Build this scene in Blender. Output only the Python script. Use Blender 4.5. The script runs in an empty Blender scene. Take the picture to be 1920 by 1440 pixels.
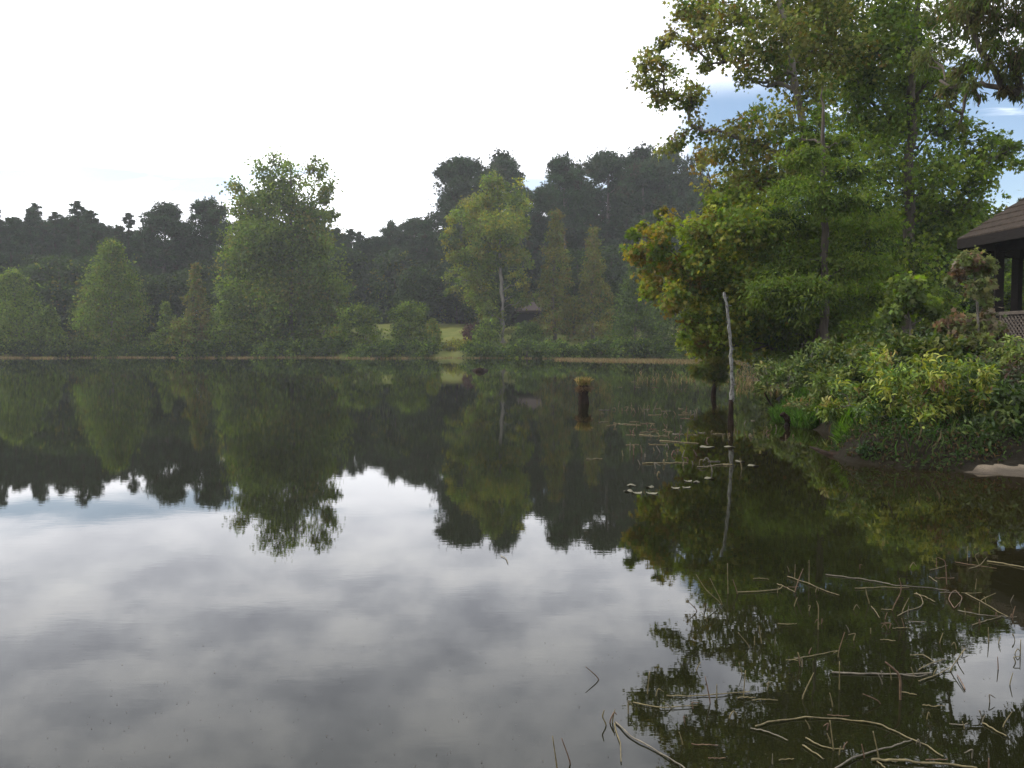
import bpy, math, random
import numpy as np
from math import radians, sin, cos, tan, pi
from mathutils import Vector

scene = bpy.context.scene
COL = scene.collection

# ------------------------------------------------------------------ camera
F = 1663.0
PITCH = radians(2.58)
CAMH = 1.5
cd = bpy.data.cameras.new('camera'); cam = bpy.data.objects.new('camera', cd); COL.objects.link(cam)
cam.location = (0, 0, CAMH); cam.rotation_euler = (pi/2 - PITCH, 0, 0)
cd.sensor_width = 36; cd.lens = 36*F/1920; cd.clip_end = 3000; cd.clip_start = 0.05
scene.camera = cam

# ------------------------------------------------------------------ world
SUN_EL, SUN_AZ = radians(44), radians(-78)      # azimuth from +Y, negative = to the left
w = bpy.data.worlds.new('World'); scene.world = w; w.use_nodes = True
nt = w.node_tree; nt.nodes.clear()
def N(t, tree=None):
    return (tree or nt).nodes.new(t)
def link(a, b, tree=None):
    (tree or nt).links.new(a, b)
def M(op, a, b=None, c=None, clamp=False):
    n = N('ShaderNodeMath'); n.operation = op; n.use_clamp = clamp
    for i, v in enumerate((a, b, c)):
        if v is None: continue
        if isinstance(v, (int, float)): n.inputs[i].default_value = v
        else: link(v, n.inputs[i])
    return n.outputs[0]
def SM(v, lo, hi):
    n = N('ShaderNodeMapRange'); n.interpolation_type = 'SMOOTHSTEP'
    link(v, n.inputs[0]); n.inputs[1].default_value = lo; n.inputs[2].default_value = hi
    n.inputs[3].default_value = 0; n.inputs[4].default_value = 1
    return n.outputs[0]
tc = N('ShaderNodeTexCoord'); sep = N('ShaderNodeSeparateXYZ'); link(tc.outputs['Generated'], sep.inputs[0])
X, Y, Z = sep.outputs
az = M('MULTIPLY', M('ARCTAN2', X, Y), 57.2958)
el = M('MULTIPLY', M('ARCSINE', Z), 57.2958)
zz = M('ADD', M('ABSOLUTE', Z), 0.22)
comb = N('ShaderNodeCombineXYZ'); link(M('DIVIDE', X, zz), comb.inputs[0]); link(M('DIVIDE', Y, zz), comb.inputs[1])
def noise(vec, scale, detail=5, rough=0.55, dist=0.0):
    n = N('ShaderNodeTexNoise'); link(vec, n.inputs['Vector']); n.inputs['Scale'].default_value = scale
    n.inputs['Detail'].default_value = detail; n.inputs['Roughness'].default_value = rough
    n.inputs['Distortion'].default_value = dist
    return n.outputs[0]
n_big = noise(comb.outputs[0], 4.6, 7, 0.56, 0.12)
comb2 = N('ShaderNodeCombineXYZ'); link(M('MULTIPLY', az, 0.055), comb2.inputs[0]); link(M('MULTIPLY', el, 0.30), comb2.inputs[1]); comb2.inputs[2].default_value = 3.1
n_str = noise(comb2.outputs[0], 1.6, 5, 0.55, 0.4)
bandR = M('MULTIPLY', M('MULTIPLY', SM(az, 8.5, 12.5), SM(el, 3.5, 8.5)), M('SUBTRACT', 1.0, SM(el, 14.5, 18.0)))
bandL = M('MULTIPLY', SM(el, 7.5, 9.2), M('SUBTRACT', 1.0, SM(el, 10.3, 12.2)))
blue = M('ADD', M('MULTIPLY', bandR, 0.95), M('MULTIPLY', bandL, 0.55))
blue = M('ADD', blue, M('MULTIPLY', M('SUBTRACT', n_str, 0.5), 2.2))
blue = SM(blue, 0.38, 0.80)
blue = M('MULTIPLY', blue, M('MAXIMUM', bandR, M('MULTIPLY', bandL, 0.8)))
sky = N('ShaderNodeTexSky'); sky.sky_type = 'NISHITA'; sky.sun_disc = False
sky.sun_elevation = SUN_EL; sky.sun_rotation = SUN_AZ; sky.air_density = 1.0; sky.dust_density = 0.3; sky.ozone_density = 1.5
ramp = N('ShaderNodeValToRGB'); link(n_big, ramp.inputs[0])
e = ramp.color_ramp.elements
e[0].position = 0.32; e[0].color = (0.56, 0.58, 0.66, 1)
e[1].position = 0.70; e[1].color = (1.12, 1.12, 1.14, 1)
m_ = e.new(0.46); m_.color = (0.75, 0.77, 0.84, 1)
m_ = e.new(0.56); m_.color = (0.94, 0.95, 1.0, 1)
flatm = N('ShaderNodeMixRGB'); link(SM(el, 6.0, 17.0), flatm.inputs[0]); flatm.inputs[1].default_value = (.93, .94, .98, 1); link(ramp.outputs[0], flatm.inputs[2])
cl = N('ShaderNodeVectorMath'); cl.operation = 'SCALE'; link(flatm.outputs[0], cl.inputs[0])
CLOUD = 15.0
SKYS = 0.145
# clouds a little brighter ahead of the camera and towards the horizon
cl_s = M('ADD', CLOUD-2.6, M('MULTIPLY', M('SUBTRACT', 1.0, SM(el, 7.0, 27.0)), 3.6))
cl_s = M('MULTIPLY', cl_s, M('ADD', 0.80, M('MULTIPLY', SM(Y, -0.5, 0.35), 0.20)))   # sky behind the camera dimmed so surfaces facing the view get less light
link(cl_s, cl.inputs['Scale'])
mix = N('ShaderNodeMixRGB'); link(blue, mix.inputs[0]); link(cl.outputs[0], mix.inputs[1]); link(sky.outputs[0], mix.inputs[2])
bg = N('ShaderNodeBackground'); bg.inputs[1].default_value = SKYS; link(mix.outputs[0], bg.inputs[0])
wo = N('ShaderNodeOutputWorld'); link(bg.outputs[0], wo.inputs[0])

# ------------------------------------------------------------------ sun
ld = bpy.data.lights.new('sun', 'SUN'); ld.energy = 2.3; ld.angle = radians(9); ld.color = (1.0, 0.95, 0.86)
so = bpy.data.objects.new('sun', ld); COL.objects.link(so)
sd = Vector((sin(SUN_AZ)*cos(SUN_EL), cos(SUN_AZ)*cos(SUN_EL), sin(SUN_EL)))
so.rotation_euler = sd.to_track_quat('Z', 'Y').to_euler(); so.location = (-20, 10, 40)
vs = scene.view_settings; vs.view_transform = 'Standard'; vs.look = 'None'; vs.gamma = 1; vs.exposure = 0.22
scene.cycles.max_bounces = 8; scene.cycles.transparent_max_bounces = 8
scene.cycles.volume_bounces = 0

# ------------------------------------------------------------------ pixel -> place helpers
def ray(px, py):
    u = (px-960)/F; v = (720-py)/F
    return np.array([u, cos(PITCH)+v*sin(PITCH), -sin(PITCH)+v*cos(PITCH)])
def P(px, py, D):
    r = ray(px, py); t = D/r[1]
    return np.array([0, 0, CAMH]) + t*r
def Wt(px, py, z=0.0):
    r = ray(px, py); t = (z-CAMH)/r[2]
    return np.array([0, 0, CAMH]) + t*r

# ------------------------------------------------------------------ materials
def new_mat(name):
    m = bpy.data.materials.new(name); m.use_nodes = True; m.node_tree.nodes.clear(); return m
def T(m, t): return m.node_tree.nodes.new(t)
def L(m, a, b): m.node_tree.links.new(a, b)
def mat_noise(name, c1, c2, scale=6, rough=0.85, bump=0.0, stretch=(1, 1, 1), detail=6, spec=0.2, c3=None, coord='Object', lo=.3, hi=.7, bdist=0.02):
    m = new_mat(name); o = T(m, 'ShaderNodeOutputMaterial'); b = T(m, 'ShaderNodeBsdfPrincipled')
    t = T(m, 'ShaderNodeTexCoord'); mp = T(m, 'ShaderNodeMapping'); mp.inputs['Scale'].default_value = stretch
    n = T(m, 'ShaderNodeTexNoise'); n.inputs['Scale'].default_value = scale; n.inputs['Detail'].default_value = detail; n.inputs['Roughness'].default_value = .65
    r = T(m, 'ShaderNodeValToRGB'); r.color_ramp.elements[0].position = lo; r.color_ramp.elements[1].position = hi
    r.color_ramp.elements[0].color = (*c1, 1); r.color_ramp.elements[1].color = (*c2, 1)
    if c3: q = r.color_ramp.elements.new((lo+hi)/2); q.color = (*c3, 1)
    L(m, t.outputs[coord], mp.inputs[0]); L(m, mp.outputs[0], n.inputs['Vector']); L(m, n.outputs[0], r.inputs[0]); L(m, r.outputs[0], b.inputs['Base Color'])
    b.inputs['Roughness'].default_value = rough; b.inputs['Specular IOR Level'].default_value = spec
    if bump:
        bm = T(m, 'ShaderNodeBump'); bm.inputs['Strength'].default_value = bump; bm.inputs['Distance'].default_value = bdist
        L(m, n.outputs[0], bm.inputs['Height']); L(m, bm.outputs[0], b.inputs['Normal'])
    L(m, b.outputs[0], o.inputs[0]); return m
def mat_leaf(name, trans=0.48, rough=0.6, spec=0.18):
    m = new_mat(name); o = T(m, 'ShaderNodeOutputMaterial'); b = T(m, 'ShaderNodeBsdfPrincipled'); tr = T(m, 'ShaderNodeBsdfTranslucent')
    a = T(m, 'ShaderNodeAttribute'); a.attribute_name = 'leaf_colour'
    hs = T(m, 'ShaderNodeHueSaturation'); hs.inputs['Saturation'].default_value = 1.15; hs.inputs['Value'].default_value = 1.5
    mx = T(m, 'ShaderNodeMixShader'); mx.inputs[0].default_value = trans
    L(m, a.outputs['Color'], b.inputs['Base Color']); L(m, a.outputs['Color'], hs.inputs['Color']); L(m, hs.outputs[0], tr.inputs[0])
    b.inputs['Roughness'].default_value = rough; b.inputs['Specular IOR Level'].default_value = spec
    L(m, b.outputs[0], mx.inputs[1]); L(m, tr.outputs[0], mx.inputs[2]); L(m, mx.outputs[0], o.inputs[0]); return m
LEAF = mat_leaf('leaf')
LEAF_GLOSS = mat_leaf('glossy_leaf', 0.30, 0.45, 0.22)
NEEDLE = mat_leaf('needle', 0.12, 0.6, 0.2)
BARK = mat_noise('bark', (.035, .028, .022), (.12, .10, .08), 9, .9, .6, (1, 1, .18))
BARK_PALE = mat_noise('pale_bark', (.12, .11, .09), (.26, .24, .20), 7, .9, .5, (1, 1, .25))
BARK_GREY = mat_noise('grey_bark', (.075, .065, .055), (.21, .185, .16), 9, .9, .6, (1, 1, .2))
LICHEN = mat_noise('lichen_bark', (.045, .04, .036), (.20, .20, .18), 22, .95, .5, (1, 1, .6), lo=.36, hi=.56, bdist=.01)
WETWOOD = mat_noise('wet_wood', (.006, .005, .004), (.035, .021, .014), 14, .9, .6, (1, 1, .4), bdist=.01, spec=.08)

# ------------------------------------------------------------------ mesh helpers
class MB:
    def __init__(s): s.v = []; s.f = []; s.n = 0
    def add(s, verts, faces):
        b = s.n; s.v.extend([tuple(p) for p in verts]); s.f.extend([tuple(i+b for i in q) for q in faces]); s.n += len(verts)
    def box(s, c, size, rz=0, axes=None):
        c = np.array(c, float); h = np.array(size, float)/2
        if axes is None: axes = np.array([[cos(rz), sin(rz), 0], [-sin(rz), cos(rz), 0], [0, 0, 1]])
        vs_ = [c + sx*h[0]*axes[0] + sy*h[1]*axes[1] + sz*h[2]*axes[2] for sx in (-1, 1) for sy in (-1, 1) for sz in (-1, 1)]
        s.add(vs_, [(0, 1, 3, 2), (4, 6, 7, 5), (0, 4, 5, 1), (2, 3, 7, 6), (0, 2, 6, 4), (1, 5, 7, 3)])
    def beam(s, a, b, wd, ht):
        a = np.array(a, float); b = np.array(b, float); d = b-a; ln = np.linalg.norm(d); d /= ln
        up = np.array([0, 0, 1.0]) if abs(d[2]) < .95 else np.array([1.0, 0, 0])
        sd_ = np.cross(up, d); sd_ /= np.linalg.norm(sd_); u = np.cross(d, sd_)
        s.box((a+b)/2, (ln, wd, ht), axes=np.array([d, sd_, u]))
    def tube(s, pts, rad, sides=6, rough=0.0, rng=None, cap=True):
        pts = np.array(pts, float); n = len(pts)
        if np.isscalar(rad): rad = [rad]*n
        tg = np.gradient(pts, axis=0) if n > 2 else np.array([pts[1]-pts[0]]*2)
        tg /= (np.linalg.norm(tg, axis=1)[:, None]+1e-9)
        ref = np.array([.3, 1, .1]) if abs(tg[0][2]) > .7 else np.array([0, 0, 1.0])
        base = s.n; vs_ = []
        for i in range(n):
            a = np.cross(tg[i], ref); a /= (np.linalg.norm(a)+1e-9); b = np.cross(tg[i], a)
            for k in range(sides):
                an = 2*pi*k/sides; r = rad[i]
                if rough and rng is not None: r *= 1+rough*rng.uniform(-1, 1)
                vs_.append(pts[i] + r*(cos(an)*a+sin(an)*b))
        fs = []
        for i in range(n-1):
            for k in range(sides):
                k2 = (k+1) % sides
                fs.append((i*sides+k, i*sides+k2, (i+1)*sides+k2, (i+1)*sides+k))
        if cap:
            fs.append(tuple(range(sides-1, -1, -1))); fs.append(tuple((n-1)*sides+k for k in range(sides)))
        s.add(vs_, fs)
    def mesh(s, name, mat, smooth=False):
        me = bpy.data.meshes.new(name); me.from_pydata(s.v, [], s.f); me.materials.append(mat)
        if smooth: me.polygons.foreach_set('use_smooth', [True]*len(me.polygons))
        me.update(); return me
    def build(s, name, mat, parent=None, smooth=False):
        return link_obj(name, s.mesh(name, mat, smooth), parent)
def link_obj(name, me, parent=None):
    o = bpy.data.objects.new(name, me); COL.objects.link(o)
    if parent: o.parent = parent
    return o
def tag(o, label=None, cat=None, group=None, kind=None):
    if label: o['label'] = label
    if cat: o['category'] = cat
    if group: o['group'] = group
    if kind: o['kind'] = kind
    return o
def thing(name, label, cat, loc=(0, 0, 0), group=None, rz=0, sc=1):
    o = bpy.data.objects.new(name, None); COL.objects.link(o); o.empty_display_size = .2
    o.location = tuple(float(q) for q in loc); o.rotation_euler = (0, 0, rz)
    o.scale = (sc, sc, sc) if np.isscalar(sc) else sc
    return tag(o, label, cat, group)

# leaf templates: verts (along, across, normal) for length 1, width 1
TPL = {
 'rhomb': (np.array([(0, 0, 0), (.45, .5, .0), (1, 0, -.06), (.45, -.5, .0)]), [(0, 1, 2, 3)]),
 'cup': (np.array([(0, 0, 0), (.3, .48, .12), (.75, .40, .1), (1, 0, -.1), (.75, -.40, .1), (.3, -.48, .12)]), [(0, 1, 2, 3), (0, 3, 4, 5)]),
 'star': (np.array([(0, 0, 0), (.12, .30, 0), (-.02, .52, -.05), (.36, .30, 0), (.66, .58, -.06), (.62, .17, 0), (1.05, 0, -.08), (.62, -.17, 0), (.66, -.58, -.06), (.36, -.30, 0), (-.02, -.52, -.05), (.12, -.30, 0), (.38, 0, .03)]),
          [(12, 0, 1), (12, 1, 2, 3), (12, 3, 4, 5), (12, 5, 6, 7), (12, 7, 8, 9), (12, 9, 10, 11), (12, 11, 0)]),
 'lance': (np.array([(0, 0, 0), (.3, .42, .10), (.65, .38, .06), (1, 0, -.22), (.65, -.38, .06), (.3, -.42, .10), (.33, 0, .02), (.68, 0, -.04)]),
           [(0, 1, 6), (0, 6, 5), (1, 2, 7, 6), (6, 7, 4, 5), (2, 3, 7), (7, 3, 4)]),
}
def _tuft(nb=7, seed=1):
    r = np.random.RandomState(seed); v = []; f = []
    for i in range(nb):
        a = 2*pi*i/nb + r.uniform(-.4, .4); sp = r.uniform(.25, .75)
        tip = np.array([r.uniform(.7, 1), sp*cos(a), sp*sin(a)])
        sidev = np.array([0, -sin(a), cos(a)])*.10
        b = len(v); v += [tip*.05-sidev, tip*.05+sidev, tip]; f.append((b, b+1, b+2))
    return np.array(v), f
TPL['tuft'] = _tuft()
def _spray(nb=5, seed=2):
    v = []; f = []; r = np.random.RandomState(seed)
    for i in range(nb):
        t = i/nb
        for s_ in (-1, 1):
            b = len(v); l = .5*(1-.6*t)
            v += [(t-.03, 0, 0), (t+.09, 0, 0), (t+.32, s_*l, -.14)]; f.append((b, b+1, b+2))
    v += [(.8, -.04, 0), (.8, .04, 0), (1.1, 0, -.1)]; f.append((len(v)-3, len(v)-2, len(v)-1))
    return np.array(v), f
TPL['spray'] = _spray()

def leaf_mesh(name, c, d, nrm, Ls, Ws, col, tpl, mat):
    """c,d,nrm: (n,3)  Ls,Ws: (n,)  col: (n,3)"""
    tv, tf = TPL[tpl]; n = len(c); k = len(tv)
    d = d/(np.linalg.norm(d, axis=1)[:, None]+1e-9)
    s_ = np.cross(nrm, d); s_ /= (np.linalg.norm(s_, axis=1)[:, None]+1e-9); nn = np.cross(d, s_)
    V = c[:, None, :] + tv[None, :, 0:1]*(Ls[:, None, None]*d[:, None, :]) + tv[None, :, 1:2]*(Ws[:, None, None]*s_[:, None, :]) + tv[None, :, 2:3]*(Ls[:, None, None]*nn[:, None, :])
    V = V.reshape(-1, 3).astype(np.float32)
    lt = np.array([len(q) for q in tf]); idx = np.concatenate([np.array(q) for q in tf])
    loops = (idx[None, :] + (np.arange(n)*k)[:, None]).ravel().astype(np.int32)
    tot = np.tile(lt, n).astype(np.int32); start = (np.cumsum(tot)-tot).astype(np.int32)
    me = bpy.data.meshes.new(name); me.vertices.add(len(V)); me.vertices.foreach_set('co', V.ravel())
    me.loops.add(len(loops)); me.loops.foreach_set('vertex_index', loops)
    me.polygons.add(len(tot)); me.polygons.foreach_set('loop_start', start); me.polygons.foreach_set('loop_total', tot)
    a = me.attributes.new('leaf_colour', 'FLOAT_COLOR', 'POINT')
    cc = np.ones((n, k, 4), np.float32); cc[:, :, :3] = np.clip(col, .002, .9)[:, None, :]
    a.data.foreach_set('color', cc.ravel())
    me.materials.append(mat); me.update(calc_edges=True); me.validate(); return me

def unit(v): return v/(np.linalg.norm(v, axis=-1, keepdims=True)+1e-9)

def foliage(name, clumps, n, L_, W_, tpl, mat, rng, cols, droop=0.0, flat=1.0, sub=12, tight=.22, outw=.6, hue_clump=.12, tint=None, tip=None):
    """clumps: list of (centre(3), radius(3)).  cols: list of (rgb, weight)."""
    C_ = np.array([c[0] for c in clumps], float); R_ = np.array([c[1] if not np.isscalar(c[1]) else (c[1],)*3 for c in clumps], float)
    wgt = R_[:, 0]*R_[:, 2]*np.sqrt(R_[:, 1]/R_[:, 0]); wgt = wgt/wgt.sum()
    # sub-clusters
    K = len(clumps)*sub
    ci = rng.choice(len(clumps), K, p=wgt)
    u = unit(rng.normal(size=(K, 3))); rr = rng.uniform(0, 1, K)**.45
    sc_ = C_[ci] + u*rr[:, None]*R_[ci]
    pal = np.array([c[0] for c in cols]); pw = np.array([c[1] for c in cols], float); pw /= pw.sum()
    sub_col = pal[rng.choice(len(pal), K, p=pw)] * (1+hue_clump*rng.normal(size=(K, 1)))
    clump_b = (1+.10*rng.normal(size=(len(clumps), 1)))
    sub_col = sub_col*clump_b[ci]
    if tint is not None: sub_col = tint(sc_, sub_col, rng)
    sz = rng.uniform(.6, 1.4, K)
    li = rng.choice(K, n, p=sz/sz.sum())
    g = rng.normal(size=(n, 3)); g[:, 2] *= flat
    rad = R_[ci[li]].mean(axis=1)*tight*sz[li]
    pos = sc_[li] + g*rad[:, None]
    out = unit(pos - C_[ci[li]])
    nr = unit(rng.normal(size=(n, 3)) + out*outw + np.array([0, 0, .7]))
    dr = unit(rng.normal(size=(n, 3)) + out*.8 + np.array([0, 0, -droop]))
    col = sub_col[li]*(1+.16*rng.normal(size=(n, 1)))*(1+.06*rng.normal(size=(n, 3)))
    s_ = rng.uniform(.5, 1.4, n)
    return leaf_mesh(name, pos, dr, nr, L_*s_, W_*s_, col, tpl, mat), sc_, ci

def limb_path(a, b, rng, n=6, sag=.0, wig=.06):
    a = np.array(a, float); b = np.array(b, float); ln = np.linalg.norm(b-a)
    t = np.linspace(0, 1, n)[:, None]
    p = a*(1-t)+b*t; p[:, 2] += (np.sin(t[:, 0]*pi))*ln*sag
    j = rng.normal(size=(n, 3))*ln*wig; j[0] = 0; j[-1] = 0
    return p+j
def trunk_mesh(name, path, r0, r1, clumps, rng, mat, sides=8, limb_r=.35, subc=None, subi=None, twig=0, rise=.35, sag=.06, lsides=5):
    mb = MB(); path = np.array(path, float)
    # resample trunk
    seg = np.linspace(0, len(path)-1, max(12, 4*len(path)))
    tp = np.array([[np.interp(s, range(len(path)), path[:, k]) for k in range(3)] for s in seg])
    # light smoothing
    for _ in range(2): tp[1:-1] = (tp[:-2]+2*tp[1:-1]+tp[2:])/4
    tt = np.linspace(0, 1, len(tp)); rad = r0*(1-tt)**.8 + r1*tt
    rad[0] *= 1.45; rad[1] *= 1.12
    jit = rng.normal(size=tp.shape)*r0*.18; jit[:, 2] = 0; jit[0] = 0
    mb.tube(tp+jit, rad, sides, .07, rng)
    # limbs branch off the trunk or off an earlier limb, whichever is nearer from below
    nt_ = len(tp); nodes = [tp[k] for k in range(max(2, nt_//6), nt_-1)]; nrad = [rad[k] for k in range(max(2, nt_//6), nt_-1)]
    own = [-1]*len(nodes)
    cc = [np.array(c[0], float) for c in clumps]
    dist = [np.min(np.linalg.norm((tp-c), axis=1)) for c in cc]
    order = np.argsort(dist); paths = {}; par = {}; cnt = {}
    for i in order:
        c = cc[i]; A = np.array(nodes); hd = np.linalg.norm((A-c)[:, :2], axis=1)
        cost = np.linalg.norm(A-c, axis=1) + .8*np.maximum(0, A[:, 2]-(c[2]-rise*hd)) + np.where(np.array(own) < 0, -.0, .12)
        k = int(np.argmin(cost)); st = A[k]
        n_ = 7; pth = limb_path(st, c, rng, n_, sag, .045); paths[i] = pth; par[i] = own[k]
        for j in range(2, n_): nodes.append(pth[j]); own.append(int(i))
        q_ = int(i)
        while q_ >= 0: cnt[q_] = cnt.get(q_, 0)+1; q_ = par[q_]
    for i in order:
        pth = paths[i]; lr = min(r0*.5, max(.010, r0*.13*math.sqrt(cnt[int(i)])*limb_r/.35))
        mb.tube(pth, np.linspace(lr, lr*.45, len(pth)), lsides, cap=False)
        if twig and subc is not None:
            ids = np.where(subi == i)[0]
            for q_ in ids[:twig]:
                st = pth[rng.randint(3, 7)]
                mb.tube(limb_path(st, subc[q_], rng, 4, .03, .08), np.linspace(lr*.4, lr*.12, 4), 4, cap=False)
    return mb.mesh(name, mat, True)

# ------------------------------------------------------------------ colours (natural leaf colours)
G_DARK = (.032, .054, .014); G_PINE = (.036, .066, .024); G_MID = (.074, .112, .020); G_LIGHT = (.145, .195, .034)
G_YEL = (.22, .22, .036); G_OLIVE = (.14, .135, .030); ORANGE = (.23, .12, .03); REDL = (.16, .05, .022); BROWN = (.10, .055, .025)

# ------------------------------------------------------------------ terrain
SHORE = np.array([(-12, .9), (3, .9), (9, 2), (10, 6), (8.2, 8.8), (6.4, 9.75), (5.45, 10.35), (4.75, 10.7), (4.35, 11.3), (4.5, 12.4), (5.0, 13.5), (5.3, 15.5), (5.9, 18.5), (6.7, 22), (8.6, 27),
                  (13, 42), (19, 60), (22, 75), (15, 88), (2, 96), (-20, 101), (-45, 103), (-75, 101), (-95, 85), (-90, 40), (-50, 5)], float)
def shore_dist(x, y):
    """signed: >0 on land"""
    p = np.stack([x, y], -1); dmin = np.full(x.shape, 1e9); inside = np.zeros(x.shape, bool)
    n = len(SHORE)
    for i in range(n):
        a = SHORE[i]; b = SHORE[(i+1) % n]; ab = b-a
        t = np.clip(((p-a)@ab)/(ab@ab), 0, 1); q = a+t[..., None]*ab
        dmin = np.minimum(dmin, np.linalg.norm(p-q, axis=-1))
        c = ((a[1] > y) != (b[1] > y)) & (x < (b[0]-a[0])*(y-a[1])/(b[1]-a[1]+1e-12)+a[0]); inside ^= c
    return np.where(inside, -dmin, dmin)
def sstep(a, b, v):
    t = np.clip((v-a)/(b-a), 0, 1); return t*t*(3-2*t)
def height(x, y):
    x = np.asarray(x, float); y = np.asarray(y, float)
    wob = .25*np.sin(x*1.3+y*.7)+.18*np.sin(x*2.9-y*2.1)+.1*np.sin(x*6.1+y*5.3)
    d0 = shore_dist(x, y); d = d0 + wob*np.clip(np.hypot(x, y)/40, .15, 3)
    beach = np.clip(1.25*np.exp(-(((x-7.9)/3.1)**4+((y-9.9)/1.0)**4)), 0, 1)
    step = .26*sstep(0, .35, d)*(1-beach)
    land = step + 2.2*sstep(36, 62, d)*sstep(60, 110, y) + .135*np.clip(d, 0, 32)*(1-.65*beach)
    land = land + .05*np.sin(x*.9)*np.cos(y*.8)*sstep(.5, 3, d)
    bed = -np.clip(-d*.28, 0, 1.6)
    near = np.exp(-(x/14)**2-(y/5)**2)
    return np.where(d > 0, land*(1-.6*near*sstep(0, 1, -y+2)), bed)
def hz(x, y): return float(height(np.array([x]), np.array([y]))[0])
def axis(c, lo, hi, n, k):
    s_ = np.linspace(-1, 1, n); v = np.sinh(s_*k)/np.sinh(k)
    return c + np.where(v < 0, v*(c-lo), v*(hi-c))
xs = axis(6, -600, 600, 300, 6.0); ys = axis(14, -300, 900, 330, 5.6)
GX, GY = np.meshgrid(xs, ys); GZ = height(GX, GY)
nv = GX.size; me = bpy.data.meshes.new('ground')
cols_, rows_ = len(xs), len(ys)
ii = np.arange((rows_-1)*(cols_-1)); r_, c_ = ii//(cols_-1), ii % (cols_-1)
b_ = r_*cols_+c_
fc = np.stack([b_, b_+1, b_+cols_+1, b_+cols_], 1)
me.from_pydata(np.stack([GX, GY, GZ], -1).reshape(-1, 3).tolist(), [], fc.tolist())
# ground: grass with bare earth near the water
m = new_mat('ground_grass'); o = T(m, 'ShaderNodeOutputMaterial'); b = T(m, 'ShaderNodeBsdfPrincipled'); t = T(m, 'ShaderNodeTexCoord')
n1 = T(m, 'ShaderNodeTexNoise'); n1.inputs['Scale'].default_value = .35; n1.inputs['Detail'].default_value = 8
n2 = T(m, 'ShaderNodeTexNoise'); n2.inputs['Scale'].default_value = 14; n2.inputs['Detail'].default_value = 8
r1 = T(m, 'ShaderNodeValToRGB'); r1.color_ramp.elements[0].color = (.085, .115, .025, 1); r1.color_ramp.elements[1].color = (.17, .17, .045, 1); r1.color_ramp.elements[0].position = .35; r1.color_ramp.elements[1].position = .65
r2 = T(m, 'ShaderNodeValToRGB'); r2.color_ramp.elements[0].color = (.006, .005, .003, 1); r2.color_ramp.elements[1].color = (.020, .016, .009, 1)
sp = T(m, 'ShaderNodeSeparateXYZ'); mr = T(m, 'ShaderNodeMapRange'); mr.inputs[1].default_value = 1.2; mr.inputs[2].default_value = 2.2
mx = T(m, 'ShaderNodeMixRGB'); bp = T(m, 'ShaderNodeBump'); bp.inputs['Strength'].default_value = .6; bp.inputs['Distance'].default_value = .05
for n_ in (n1, n2): L(m, t.outputs['Object'], n_.inputs['Vector'])
L(m, t.outputs['Object'], sp.inputs[0]); L(m, sp.outputs[2], mr.inputs[0]); L(m, n1.outputs[0], r1.inputs[0]); L(m, n2.outputs[0], r2.inputs[0])
mry = T(m, 'ShaderNodeMapRange'); mry.inputs[1].default_value = 50; mry.inputs[2].default_value = 75; mry.inputs[4].default_value = .8; L(m, sp.outputs[1], mry.inputs[0])
mmx = T(m, 'ShaderNodeMath'); mmx.operation = 'MAXIMUM'; L(m, mr.outputs[0], mmx.inputs[0]); L(m, mry.outputs[0], mmx.inputs[1])
L(m, mmx.outputs[0], mx.inputs[0]); L(m, r2.outputs[0], mx.inputs[1]); L(m, r1.outputs[0], mx.inputs[2]); L(m, mx.outputs[0], b.inputs['Base Color'])
L(m, n2.outputs[0], bp.inputs['Height']); L(m, bp.outputs[0], b.inputs['Normal']); b.inputs['Roughness'].default_value = .95; b.inputs['Specular IOR Level'].default_value = .1
L(m, b.outputs[0], o.inputs[0])
me.materials.append(m); me.polygons.foreach_set('use_smooth', [True]*len(me.polygons)); me.update()
tag(link_obj('ground', me), kind='structure')

# sand of the little beach: its own sheet a little above the ground
SAND = mat_noise('sand', (.09, .07, .048), (.23, .185, .135), 60, .95, .5, c3=(.15, .12, .085), lo=.25, hi=.75, bdist=.01)
q = MB(); nx_, ny_ = 150, 34; vs_ = []
rs_ = np.random.RandomState(3)
for cx in np.linspace(5.25, 12, nx_):
    top = 10.37 + .30*(cx-5.4)*(1 if cx < 7 else 1) + .04*sin(cx*7) + .02*sin(cx*23) + .012*rs_.normal()
    for v in np.linspace(0, 1, ny_):
        cy = 8.6+(top-8.6)*v if cx > 5.6 else 10.0+(top-10.0)*v
        vs_.append((cx, cy, 0))
vs_ = np.array(vs_); vs_[:, 2] = height(vs_[:, 0], vs_[:, 1])+.012
q.add(vs_, [(i*ny_+j, (i+1)*ny_+j, (i+1)*ny_+j+1, i*ny_+j+1) for i in range(nx_-1) for j in range(ny_-1)])
# wet darker sand right at the water, dry above
_n = SAND.node_tree; _p = [k for k in _n.nodes if k.type == 'BSDF_PRINCIPLED'][0]; _c = _p.inputs['Base Color'].links[0].from_socket
_t = T(SAND, 'ShaderNodeTexCoord'); _s = T(SAND, 'ShaderNodeSeparateXYZ'); L(SAND, _t.outputs['Object'], _s.inputs[0])
_n2 = T(SAND, 'ShaderNodeTexNoise'); _n2.inputs['Scale'].default_value = 5; L(SAND, _t.outputs['Object'], _n2.inputs['Vector'])
_a = T(SAND, 'ShaderNodeMath'); _a.operation = 'MULTIPLY_ADD'; L(SAND, _n2.outputs[0], _a.inputs[0]); _a.inputs[1].default_value = .05; L(SAND, _s.outputs[2], _a.inputs[2])
_r = T(SAND, 'ShaderNodeMapRange'); L(SAND, _a.outputs[0], _r.inputs[0]); _r.inputs[1].default_value = .045; _r.inputs[2].default_value = .085; _r.inputs[3].default_value = .38; _r.inputs[4].default_value = 1
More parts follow.
